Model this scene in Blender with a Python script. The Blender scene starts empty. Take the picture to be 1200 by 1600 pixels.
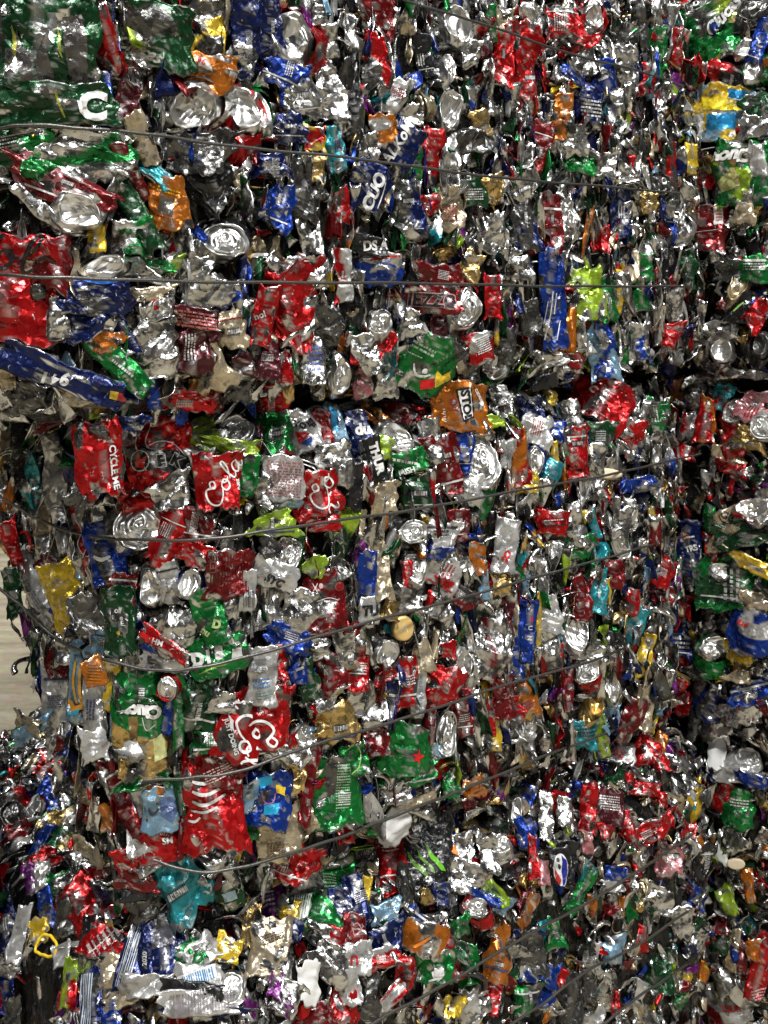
import bpy, bmesh, math, random
import numpy as np
from mathutils import Vector, Matrix
from mathutils.bvhtree import BVHTree

# ---------------------------------------------------------------- camera, world, lamps, exposure
S = bpy.context.scene
C = S.collection
EYE = 1.16
F = 1700.0                      # focal length in photo pixels (photo 1200 x 1600)
CX, CY = 600.0, 440.0           # principal column, horizon row
cam = bpy.data.cameras.new('camera')
cam.sensor_fit = 'VERTICAL'; cam.sensor_height = 36.0
cam.lens = F / 1600 * 36.0
cam.shift_y = -(800 - CY) / 1600
cam.clip_start = 0.02; cam.clip_end = 300
camo = bpy.data.objects.new('camera', cam); C.objects.link(camo)
camo.location = (0, 0, EYE); camo.rotation_euler = (math.radians(90), 0, 0)
S.camera = camo
W = bpy.data.worlds.new('World'); S.world = W; W.use_nodes = True
W.node_tree.nodes['Background'].inputs[0].default_value = (1.0, 0.98, 0.95, 1)
W.node_tree.nodes['Background'].inputs[1].default_value = 0.024
S.view_settings.view_transform = 'Standard'
S.view_settings.look = 'None'
S.view_settings.gamma = 1
S.view_settings.exposure = -0.16
S.cycles.max_bounces = 5; S.cycles.diffuse_bounces = 2; S.cycles.glossy_bounces = 4
S.cycles.sample_clamp_indirect = 3.0
S.cycles.use_denoising = True

def lamp(name, loc, target, sx, sy, power, col=(1, 0.985, 0.955)):
    l = bpy.data.lights.new(name, 'AREA'); l.shape = 'RECTANGLE'; l.size = sx; l.size_y = sy
    l.energy = power; l.color = col
    o = bpy.data.objects.new(name, l); C.objects.link(o)
    o.location = loc
    d = Vector(target) - Vector(loc)
    o.rotation_euler = d.to_track_quat('-Z', 'Y').to_euler()
    return o
# the hall's ceiling lamps: a few rows above and behind the photographer, one off to the left
lamp('ceiling_lamp', (0.6, -0.5, 4.5), (0.1, 1.4, 0.9), 0.9, 0.5, 275)
lamp('ceiling_lamp', (3.4, -0.9, 4.6), (0.3, 1.5, 0.8), 0.9, 0.5, 125)
lamp('ceiling_lamp', (-2.6, -0.4, 4.4), (0.0, 1.4, 0.6), 0.9, 0.5, 105)
lamp('ceiling_lamp', (1.2, -4.5, 3.4), (0.2, 1.5, 0.7), 1.6, 0.4, 60)
lamp('ceiling_lamp', (-3.5, 4.5, 5.0), (-2.0, 4.2, 0.0), 1.5, 1.5, 330)

# ---------------------------------------------------------------- palette (linear) : rgb + metalness
PAL = {
 's': (.70, .70, .69, 1.0), 'g': (.12, .12, .117, .85), 'w': (.58, .58, .57, .6), 'k': (.010, .010, .012, .1),
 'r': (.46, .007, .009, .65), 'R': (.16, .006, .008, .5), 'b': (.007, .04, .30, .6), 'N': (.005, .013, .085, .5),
 'n': (.010, .20, .04, .68), 'G': (.008, .055, .018, .5), 'l': (.30, .46, .03, .5), 'y': (.66, .45, .03, .5),
 'o': (.50, .15, .015, .6), 'd': (.66, .46, .17, .9), 't': (.02, .26, .31, .5), 'c': (.20, .36, .50, .45),
 'p': (.48, .17, .19, .4), 'v': (.17, .018, .19, .5), 'm': (.085, .012, .018, .5), 'e': (.58, .49, .34, .7),
}
def tagp(o, label=None, cat=None, group=None, kind=None):
    if label: o['label'] = label
    if cat: o['category'] = cat
    if group: o['group'] = group
    if kind: o['kind'] = kind
    return o

# ---------------------------------------------------------------- materials
def nodes_of(name):
    m = bpy.data.materials.new(name); m.use_nodes = True
    return m, m.node_tree.nodes, m.node_tree.links
def facets(n, l, tc, scale, k, base=None, warp=.012):
    """flat little facets, each leaning its own way, as on creased foil"""
    nz = n.new('ShaderNodeTexNoise'); nz.inputs['Scale'].default_value = scale * .4; nz.inputs['Detail'].default_value = 2
    l.new(tc.outputs['Object'], nz.inputs['Vector'])
    w = n.new('ShaderNodeVectorMath'); w.operation = 'MULTIPLY_ADD'; w.inputs[1].default_value = (warp,) * 3
    l.new(nz.outputs['Color'], w.inputs[0]); l.new(tc.outputs['Object'], w.inputs[2])
    mp = n.new('ShaderNodeMapping'); mp.inputs['Scale'].default_value = (1, 1, .42); l.new(w.outputs[0], mp.inputs[0])
    v = n.new('ShaderNodeTexVoronoi'); v.inputs['Scale'].default_value = scale; l.new(mp.outputs[0], v.inputs['Vector'])
    s1 = n.new('ShaderNodeVectorMath'); s1.operation = 'SUBTRACT'; s1.inputs[1].default_value = (.5, .5, .5); l.new(v.outputs['Color'], s1.inputs[0])
    s2 = n.new('ShaderNodeVectorMath'); s2.operation = 'MULTIPLY_ADD'; s2.inputs[1].default_value = (k, k, k); l.new(s1.outputs[0], s2.inputs[0])
    if base is None:
        g = n.new('ShaderNodeNewGeometry'); base = g.outputs['Normal']
    l.new(base, s2.inputs[2])
    nn = n.new('ShaderNodeVectorMath'); nn.operation = 'NORMALIZE'; l.new(s2.outputs[0], nn.inputs[0])
    return nn.outputs[0]
def mat_foil():
    m, n, l = nodes_of('lacquered_aluminium')
    b = n['Principled BSDF']
    at = n.new('ShaderNodeAttribute'); at.attribute_name = 'Col'
    tc = n.new('ShaderNodeTexCoord')
    n1 = n.new('ShaderNodeTexNoise'); n1.inputs['Scale'].default_value = 55; n1.inputs['Detail'].default_value = 4
    n2 = n.new('ShaderNodeTexNoise'); n2.inputs['Scale'].default_value = 190; n2.inputs['Detail'].default_value = 3; n2.inputs['Distortion'].default_value = 1.0
    for q in (n1, n2): l.new(tc.outputs['Object'], q.inputs['Vector'])
    r1 = n.new('ShaderNodeMapRange'); r1.inputs[1].default_value = .38; r1.inputs[2].default_value = .62
    r1.inputs[3].default_value = .60; r1.inputs[4].default_value = 1.0
    l.new(n1.outputs['Fac'], r1.inputs[0])
    mul = n.new('ShaderNodeMix'); mul.data_type = 'RGBA'; mul.blend_type = 'MULTIPLY'; mul.inputs[0].default_value = 1
    l.new(at.outputs['Color'], mul.inputs[6]); l.new(r1.outputs[0], mul.inputs[7])
    chip = n.new('ShaderNodeMapRange'); chip.inputs[1].default_value = .70; chip.inputs[2].default_value = .708
    l.new(n2.outputs['Fac'], chip.inputs[0])
    mx = n.new('ShaderNodeMix'); mx.data_type = 'RGBA'
    l.new(chip.outputs[0], mx.inputs[0]); l.new(mul.outputs[2], mx.inputs[6]); mx.inputs[7].default_value = (.6, .6, .58, 1)
    l.new(mx.outputs[2], b.inputs['Base Color'])
    l.new(at.outputs['Alpha'], b.inputs['Metallic'])
    rr = n.new('ShaderNodeMapRange'); rr.inputs[3].default_value = .16; rr.inputs[4].default_value = .38
    l.new(n1.outputs['Fac'], rr.inputs[0]); l.new(rr.outputs[0], b.inputs['Roughness'])
    b.inputs['Coat Weight'].default_value = .06; b.inputs['Coat Roughness'].default_value = .12
    f1 = facets(n, l, tc, 90, .66, warp=.014); f2 = facets(n, l, tc, 230, .30, f1, .005)
    bp = n.new('ShaderNodeBump'); bp.inputs['Strength'].default_value = .25; bp.inputs['Distance'].default_value = .001
    l.new(n2.outputs['Fac'], bp.inputs['Height']); l.new(f2, bp.inputs['Normal'])
    l.new(bp.outputs[0], b.inputs['Normal'])
    return m
def mat_lid():
    m, n, l = nodes_of('bare_aluminium')
    b = n['Principled BSDF']
    at = n.new('ShaderNodeAttribute'); at.attribute_name = 'Col'
    tc = n.new('ShaderNodeTexCoord')
    n1 = n.new('ShaderNodeTexNoise'); n1.inputs['Scale'].default_value = 90; n1.inputs['Detail'].default_value = 4
    l.new(tc.outputs['Object'], n1.inputs['Vector'])
    l.new(at.outputs['Color'], b.inputs['Base Color']); l.new(at.outputs['Alpha'], b.inputs['Metallic'])
    rr = n.new('ShaderNodeMapRange'); rr.inputs[3].default_value = .22; rr.inputs[4].default_value = .46
    l.new(n1.outputs['Fac'], rr.inputs[0]); l.new(rr.outputs[0], b.inputs['Roughness'])
    bp = n.new('ShaderNodeBump'); bp.inputs['Strength'].default_value = .35; bp.inputs['Distance'].default_value = .0012
    l.new(n1.outputs['Fac'], bp.inputs['Height']); l.new(bp.outputs[0], b.inputs['Normal'])
    return m
def mat_flat(name, rough, metal=None, bump=0.0, scale=200):
    m, n, l = nodes_of(name)
    b = n['Principled BSDF']
    at = n.new('ShaderNodeAttribute'); at.attribute_name = 'Col'
    l.new(at.outputs['Color'], b.inputs['Base Color'])
    b.inputs['Roughness'].default_value = rough
    if metal is not None: b.inputs['Metallic'].default_value = metal
    tc = n.new('ShaderNodeTexCoord'); t = n.new('ShaderNodeTexNoise'); t.inputs['Scale'].default_value = scale
    l.new(tc.outputs['Object'], t.inputs['Vector'])
    bp = n.new('ShaderNodeBump'); bp.inputs['Strength'].default_value = bump; bp.inputs['Distance'].default_value = .001
    l.new(t.outputs['Fac'], bp.inputs['Height']); l.new(bp.outputs[0], b.inputs['Normal'])
    return m
def mat_floor():
    m, n, l = nodes_of('worn_concrete')
    b = n['Principled BSDF']
    tc = n.new('ShaderNodeTexCoord')
    mp = n.new('ShaderNodeMapping'); mp.inputs['Rotation'].default_value = (0, 0, -.5); mp.inputs['Scale'].default_value = (1, 4, 1)
    t = n.new('ShaderNodeTexNoise'); t.inputs['Scale'].default_value = 2.2; t.inputs['Detail'].default_value = 8; t.inputs['Roughness'].default_value = .62
    t2 = n.new('ShaderNodeTexNoise'); t2.inputs['Scale'].default_value = 40; t2.inputs['Detail'].default_value = 6
    l.new(tc.outputs['Object'], mp.inputs['Vector']); l.new(mp.outputs[0], t.inputs['Vector']); l.new(tc.outputs['Object'], t2.inputs['Vector'])
    cr = n.new('ShaderNodeValToRGB')
    cr.color_ramp.elements[0].position = .38; cr.color_ramp.elements[0].color = (.30, .255, .175, 1)
    cr.color_ramp.elements[1].position = .62; cr.color_ramp.elements[1].color = (.54, .48, .35, 1)
    l.new(t.outputs['Fac'], cr.inputs[0])
    mul = n.new('ShaderNodeMix'); mul.data_type = 'RGBA'; mul.blend_type = 'MULTIPLY'; mul.inputs[0].default_value = .5
    l.new(cr.outputs[0], mul.inputs[6]); l.new(t2.outputs['Color'], mul.inputs[7]); l.new(mul.outputs[2], b.inputs['Base Color'])
    b.inputs['Roughness'].default_value = .6
    bp = n.new('ShaderNodeBump'); bp.inputs['Strength'].default_value = .3; bp.inputs['Distance'].default_value = .01
    l.new(t2.outputs['Fac'], bp.inputs['Height']); l.new(bp.outputs[0], b.inputs['Normal'])
    return m
M_FOIL = mat_foil(); M_LID = mat_lid(); M_INK = M_FOIL
M_PLAS = mat_flat('dull_plastic', .38, 0, .1); M_PAPER = mat_flat('paper', .8, 0, .3, 400)
M_WIRE = mat_flat('steel_wire', .42, .85, .4, 600); M_CORE = M_FOIL; M_FLOOR = mat_floor()

# ---------------------------------------------------------------- mesh helpers
def mesh_obj(name, V, Q, col, mat, parent=None, smooth=True, mats=None, midx=None):
    V = np.asarray(V, np.float32); Q = np.asarray(Q, np.int32)
    me = bpy.data.meshes.new(name)
    k = Q.shape[1]
    me.vertices.add(len(V)); me.vertices.foreach_set('co', V.ravel())
    me.loops.add(Q.size); me.loops.foreach_set('vertex_index', Q.ravel())
    me.polygons.add(len(Q)); me.polygons.foreach_set('loop_start', np.arange(0, Q.size, k, dtype=np.int32))
    for m in (mats or [mat]): me.materials.append(m)
    if midx is not None: me.polygons.foreach_set('material_index', np.asarray(midx, np.int32))
    me.update(calc_edges=True)
    me.polygons.foreach_set('use_smooth', np.full(len(Q), smooth, dtype=bool))
    a = me.attributes.new('Col', 'FLOAT_COLOR', 'POINT')
    col = np.asarray(col, np.float32)
    if col.ndim == 1: col = np.tile(col, (len(V), 1))
    a.data.foreach_set('color', col.ravel())
    o = bpy.data.objects.new(name, me); C.objects.link(o)
    if parent: o.parent = parent
    return o
def grid_quads(nu, nv, wrap):
    # index = v*nu + u
    u = np.arange(nu if wrap else nu - 1); v = np.arange(nv - 1)
    U, Vv = np.meshgrid(u, v); U = U.ravel(); Vv = Vv.ravel(); U2 = (U + 1) % nu
    return np.stack([Vv * nu + U, Vv * nu + U2, (Vv + 1) * nu + U2, (Vv + 1) * nu + U], 1)
def tri(x): return 2 * np.abs(2 * (x - np.floor(x + .5))) - 1
def unit(v): return v / (np.linalg.norm(v) + 1e-9)
def crumple(P, sc, amp, rng, layers=4, f0=.7, flat=.75):
    """fold a surface along random creases; sc = (sx,sy,sz) sizes that set the fold lengths"""
    P = P.copy(); q = P / np.array(sc); s = float(np.mean(sc[:2])); f = f0; a = amp * s
    for i in range(layers):
        for j in range(2):
            k = rng.normal(size=3); k[2] *= .3; k = unit(k)
            w = .22 * np.sin(q @ (rng.normal(size=3) * f * 1.6) + rng.uniform(0, 6.3))
            t = tri(q @ k * f + w + rng.uniform(0, 1))
            g = .55 + .45 * np.sin(q @ (rng.normal(size=3) * 2.5) + rng.uniform(0, 6.3))      # folds fade in and out
            d = rng.normal(size=3); d[:2] *= (1 - flat); d = unit(d)
            P += (a * t * g)[:, None] * d
        f *= 1.9; a *= .54
    return P
def nfield(q, rng, f=2.0, n=4):
    o = 0
    for i in range(n):
        o = o + np.sin(q @ (rng.normal(size=3) * f * 2) + rng.uniform(0, 6.3) + 1.5 * np.sin(q @ (rng.normal(size=3) * f * 1.5)))
    return o / n
SIL = np.array(PAL['s'])
def paint(P, sc, codes, rng, amt=.0):
    q = P / np.array(sc)
    c = np.tile(np.array(PAL[codes[0]]), (len(P), 1))
    if len(codes) > 1:
        m = nfield(q, rng, 1.6) > amt
        c[m] = PAL[codes[1]]
    if codes[0] not in 'swegk':
        m = nfield(q, rng, 4.0, 3) > .62
        c[m] = SIL
    if codes[0] not in 'gwk':
        m = nfield(q, rng, 2.4, 3) > .68
        c[m] = PAL['g']
    return c
def wall_mesh(w, h, codes, rng, sp, amp=.10, th=None, twist=0.0, taper=0.0, shear=0.0, bow=.10, e=.07, layers=4):
    """a flattened can wall: closed tube, folded, with rolled torn ends"""
    th = th or .20 * min(w, h)
    nu = int(np.clip(2.2 * w / sp, 18, 96)); nv = int(np.clip(h / sp, 10, 72))
    t = np.linspace(0, 2 * np.pi, nu, endpoint=False)
    v = np.concatenate([[.10, .02], np.linspace(0, 1, nv), [.98, .90]])
    scx = np.concatenate([[.86, .93], np.ones(nv), [.93, .86]])
    scz = np.concatenate([[.25, .5], np.ones(nv), [.5, .25]])
    T, Vv = np.meshgrid(t, v)
    ct, st = np.cos(T), np.sin(T)
    x = np.sign(ct) * np.abs(ct) ** .6; z = np.sign(st) * np.abs(st) ** .9
    a1, a2, a3, a4 = rng.uniform(0, 6.3, 4)
    wv = 1 + e * np.sin(Vv * 5 + a1) + e * .7 * np.sin(Vv * 11 + a2) + .8 * e * tri(Vv * 2.3 + a3)
    X = x * w / 2 * wv * scx[:, None] * (1 + taper * (2 * Vv - 1)) + shear * w * (Vv - .5)
    edge = (e / .07) * (.06 * np.sin(x * 2.4 + a3) + .05 * tri(x * 1.2 + a4) + .03 * tri(x * 3.1 + a1))
    Y = h * (Vv - .5) + h * edge * 2 * (Vv - .5) * (1 if h < 1.6 * w else .5)
    Z = z * th / 2 * scz[:, None] + bow * min(w, h) * (1 - x * x * .9 - (2 * Vv - 1) ** 2 * .3)
    if twist:
        A = twist * (Vv - .5) + .5 * np.sin(Vv * 4 + a2) * min(1, abs(twist))
        X, Z = X * np.cos(A) - Z * np.sin(A), X * np.sin(A) + Z * np.cos(A)
    P = np.stack([X.ravel(), Y.ravel(), Z.ravel()], 1)
    sc = (w ** .7 * min(w, h) ** .3, h ** .7 * min(w, h) ** .3, min(w, h))
    col = paint(P, (w, h, min(w, h)), codes, rng, .05)
    P = crumple(P, sc, amp * min(1, min(w, h) / (.5 * (w + h)) + .25), rng, layers)
    n = len(v)
    # the print is rubbed off along the sharpest folds
    G = P.reshape(n, nu, 3); lap = np.zeros((n, nu)); lap[1:-1] = (G[1:-1] - .25 * (G[:-2] + G[2:] + np.roll(G, 1, 1)[1:-1] + np.roll(G, -1, 1)[1:-1]))[..., 2] * np.sign(G[1:-1, :, 2] - G[1:-1, :, 2].mean())
    lp = lap.ravel(); thr = np.quantile(lp, .94 if codes[0] not in 'sgew' else .97)
    if codes[0] != 'k': col[lp > thr] = .5 * col[lp > thr] + .5 * SIL * np.array([.9, .9, .9, 1])
    rows = np.repeat(np.arange(n), nu)
    col[(rows < 2) | (rows >= n - 2)] = SIL
    return P, grid_quads(nu, n, True), col
def disc_profile(kind):
    if kind == 'lid':   # (r, z) from the centre out, the seamed rim last, then the neck going back
        return np.array([(0, -.05), (.12, -.05), (.25, -.05), (.38, -.055), (.50, -.05), (.60, -.05), (.66, -.03), (.70, -.05), (.75, -.06), (.79, -.15), (.82, -.20), (.86, -.19), (.89, -.06),
                         (.92, .03), (.95, .05), (.985, .03), (1.0, -.03), (.97, -.09), (1.0, -.2), (1.06, -.36), (1.10, -.55)])
    return np.array([(0, -.34), (.12, -.335), (.25, -.31), (.38, -.27), (.50, -.20), (.60, -.12), (.66, -.05), (.70, .01), (.73, .04), (.76, .045), (.79, .02), (.83, -.05), (.88, -.12), (.93, -.18),
                     (.98, -.27), (1.02, -.38), (1.05, -.52)])
def disc_mesh(w, h, kind, rng, sp, amp=.05):
    pr = disc_profile(kind)
    seg = np.hypot(*np.diff(pr, axis=0).T); s = np.concatenate([[0], np.cumsum(seg)])
    R = (w + h) / 4
    n = int(np.clip(s[-1] * R / sp * 1.2, 16, 44)); nt = int(np.clip(2 * np.pi * R / sp, 28, 90))
    ss = np.unique(np.concatenate([np.linspace(0, s[-1], n), s])); ss = ss[ss >= 0]
    r = np.interp(ss, s, pr[:, 0]); z = np.interp(ss, s, pr[:, 1])
    r[0] = .004
    t = np.linspace(0, 2 * np.pi, nt, endpoint=False)
    T, Rr = np.meshgrid(t, r); Z = np.repeat(z[:, None], nt, 1)
    a = rng.uniform(0, 6.3, 3)
    out = 1 + (.05 * np.sin(2 * T + a[0]) + .035 * np.sin(3 * T + a[1]) + .02 * tri(T * 5 / 6.283 + a[2])) * np.clip(Rr, 0, 1)
    X = Rr * out * np.cos(T); Y = Rr * out * np.sin(T)
    if kind == 'lid':   # mouth: a drop shaped hole pushed in
        m = ((X / .30) ** 2 + ((Y + .42) / .24) ** 2)
        Z = np.where((m < 1) & (Rr < .74), Z - .28 * (1 - m ** 4), Z)
        Z = Z + .012 * np.cos(Rr * 26) * (Rr < .62)
    # a fold or two across the panel
    d = rng.uniform(0, 6.3); u = X * np.cos(d) + Y * np.sin(d)
    Z = Z - rng.uniform(.12, .42) * np.abs(u - rng.uniform(-.5, .5)) - .14 * u * u
    P = np.stack([X.ravel() * w / 2, Y.ravel() * h / 2, Z.ravel() * R], 1)
    P = crumple(P, (w, h, R), amp, rng, 4, .9, .6)
    rr = np.repeat(r, nt); zz = Z.ravel()
    return P, grid_quads(nt, len(r), True), rr
def tab_mesh(w, h, rng):
    n, k = 26, 7
    R = (w + h) / 4
    t = np.linspace(0, 2 * np.pi, n, endpoint=False); f = np.linspace(0, 2 * np.pi, k, endpoint=False)
    T, Ff = np.meshgrid(t, f, indexing='ij')
    rad = .055 * (1 + .5 * (np.sin(T) < -.3))
    bx, by = .19 * np.sign(np.cos(T)) * np.abs(np.cos(T)) ** .8, .27 * np.sin(T)
    X = bx + rad * np.cos(Ff) * np.cos(T); Y = by + rad * np.cos(Ff) * np.sin(T); Z = rad * .7 * np.sin(Ff)
    V = np.stack([X.ravel(), Y.ravel() + .16, Z.ravel() + .04 + .05 * (Y.ravel() + .2)], 1)
    Q = []
    for i in range(n):
        for j in range(k): Q.append((i * k + j, ((i + 1) % n) * k + j, ((i + 1) % n) * k + (j + 1) % k, i * k + (j + 1) % k))
    # the nose plate and rivet
    b = len(V)
    t8 = np.linspace(0, 2 * np.pi, 12, endpoint=False)
    pl = []
    for (rr, zz) in ((.13, .02), (.13, .07), (.06, .075), (.05, .10), (.001, .11)):
        pl += [(rr * 1.2 * math.cos(a), rr * math.sin(a) - .04, zz) for a in t8]
    V = np.vstack([V, pl]); Q += [tuple(b + q) for q in grid_quads(12, 5, True)]
    V = V * np.array([w / 2, h / 2, R])
    return V, np.array(Q)
# ---------------------------------------------------------------- geometry of the stacked bales
RD = np.array([.7615, .648]); LD = np.array([-.648, .7615])      # along the long face (away to the right), and back along the side
P0 = np.array([-.2265, 1.10])
def rr_plan(c, A0, A1, B0, B1, rc, n=7):
    """rounded rectangle in the (RD, LD) frame; returns points and normals, anticlockwise seen from above"""
    out = []
    for (a, b, s) in ((A0 + rc, B0 + rc, 180), (A1 - rc, B0 + rc, 270), (A1 - rc, B1 - rc, 0), (A0 + rc, B1 - rc, 90)):
        for i in range(n):
            t = math.radians(s + 90 * i / (n - 1))
            out.append((a + rc * math.cos(t), b + rc * math.sin(t)))
    # resample evenly
    o = np.array(out + out[:1]); d = np.hypot(*np.diff(o, axis=0).T); s = np.concatenate([[0], np.cumsum(d)])
    m = int(s[-1] / .025); ss = np.linspace(0, s[-1], m, endpoint=False)
    o = np.stack([np.interp(ss, s, o[:, 0]), np.interp(ss, s, o[:, 1])], 1)
    return c + o[:, :1] * RD + o[:, 1:] * LD
def bale(A0, A1, B0, B1, z0, z1, rc=.09, er=.04, bulge=.02, seed=0, taper=None):
    rng = np.random.default_rng(seed)
    pl = rr_plan(P0, A0, A1, B0, B1, rc); n = len(pl)
    nx, pv = np.roll(pl, -1, 0), np.roll(pl, 1, 0); tg = nx - pv
    nm = np.stack([tg[:, 1], -tg[:, 0]], 1); nm /= np.linalg.norm(nm, axis=1)[:, None]
    cen = pl.mean(0)
    H = z1 - z0; rows = []
    zs = [z0]; 
    prof = []
    for i in range(5):
        t = i / 4 * math.pi / 2; prof.append((z0 + er * (1 - math.sin(t)) , -er * (1 - math.cos(math.pi / 2 - t)) if False else -er * (1 - math.sin(math.pi/2 * i / 4))))
    zz = [(z0, -er * 3), (z0 + er * .05, -er), (z0 + er * .3, -er * .45), (z0 + er, 0)]
    m = max(4, int((H - 2 * er) / .03))
    zz += [(z0 + er + (H - 2 * er) * i / m, 0) for i in range(1, m)]
    zz += [(z1 - er, 0), (z1 - er * .3, -er * .45), (z1 - er * .05, -er), (z1, -er * 3)]
    V = []
    for z, off in zz:
        k = (z - z0) / H
        o = off + bulge * math.sin(math.pi * k) 
        tp = taper(k) if taper else 0
        q = pl + nm * o
        if tp: 
            # pull in the back of the side (towards the front face) as taper asks
            b = (q - P0) @ LD; q = q - np.outer(np.clip(b - .05, 0, None) * tp, LD)
        V.append(np.column_stack([q, np.full(n, z)]))
    V = np.vstack(V); Q = grid_quads(n, len(zz), True)
    b = len(V); V = np.vstack([V, [[cen[0], cen[1], z0], [cen[0], cen[1], z1]]])
    T = [(b, (i + 1) % n, i, i) for i in range(n)] + [(b + 1, (len(zz) - 1) * n + i, (len(zz) - 1) * n + (i + 1) % n, (len(zz) - 1) * n + (i + 1) % n) for i in range(n)]
    return V, Q, np.array(T)[:, :3]
zU, zM, zB = EYE - .138, EYE - .160, EYE - .70
BALES = [
 ('upper', bale(-.15, .945, -.012, .9, zU, EYE + .46, .07, .05, .012, 1), 'upper front bale of pressed cans above the dark seam'),
 ('middle', bale(0, .94, 0, .56, zB + .012, zM, .14, .045, .014, 2, lambda k: .80 * (1 - k) ** 1.05), 'middle front bale of pressed cans held by four rising wires'),
 ('lowest', bale(-.04, .95, -.05, .74, 0, zB, .12, .06, .01, 3, lambda k: .8 * (1 - k) ** .8), 'lowest front bale of loosely pressed cans at the foot of the pile'),
 ('rightup', bale(.955, 1.6, -.42, .3, EYE - .155, EYE + .46, .05, .04, .012, 4), 'upper bale round the corner with the checkered can'),
 ('rightmid', bale(.965, 1.6, -.42, .3, zB - .03, EYE - .165, .05, .04, .012, 5), 'middle bale round the corner with the slanted dark green can'),
 ('rightlow', bale(.965, 1.55, -.11, .3, 0, zB - .04, .05, .015, .012, 6), 'lowest bale round the corner above the grey floor'),
]
lc = bale(-.6, -.05, .27, .65, 0, EYE - .64, .07, .05, .01, 7)
BALES.append(('leftlow', lc, 'far left bale of pressed cans behind the black gap'))
allV, allF, fz = [], [], []
nb = 0
for bi, (nm_, (V, Q, T), lab) in enumerate(BALES):
    allV.append(V); 
    for q in Q: allF.append(tuple(int(i) + nb for i in q)); fz.append(bi)
    for q in T: allF.append(tuple(int(i) + nb for i in q)); fz.append(bi)
    nb += len(V)
allV = np.vstack(allV)
BVH = BVHTree.FromPolygons([Vector(v) for v in allV], allF)
EYEV = Vector((0, 0, EYE))
def ray(px, py):
    d = Vector(((px - CX) / F, 1.0, -(py - CY) / F))
    h = BVH.ray_cast(EYEV, d.normalized(), 20)
    if h[0] is not None and h[1].dot(d) > 0: pass
    # plane of the long face, used where a ray slips into a seam or past the pile
    n2 = np.array([-LD[0], -LD[1]]); t = float(n2 @ P0) / float(n2 @ np.array([d.x, d.y]))
    pl = EYEV + d * t
    if h[0] is None or (h[0] - EYEV).length > 1.12 * (pl - EYEV).length and px > 130 and py < 1250 or (abs(h[1].z) > .45 and 690 < px < 760 and 610 < py < 660):
        if h[0] is None and px < 200:
            r = BVH.find_nearest(EYEV + d.normalized() * 1.38)
            return r[0], r[1], -1
        return pl, Vector((n2[0], n2[1], 0)), -1
    return h[0], h[1], fz[h[2]]

# the solid core of each bale: tightly pressed dark metal, folded like the cans on it
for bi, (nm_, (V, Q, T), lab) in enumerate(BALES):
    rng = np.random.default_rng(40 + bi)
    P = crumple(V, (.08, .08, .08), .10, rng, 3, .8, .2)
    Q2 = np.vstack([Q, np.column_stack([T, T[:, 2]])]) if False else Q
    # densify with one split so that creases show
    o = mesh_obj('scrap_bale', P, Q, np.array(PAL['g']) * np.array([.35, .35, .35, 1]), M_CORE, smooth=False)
    tagp(o, lab, 'bale', 'stacked bales of pressed cans')

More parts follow.
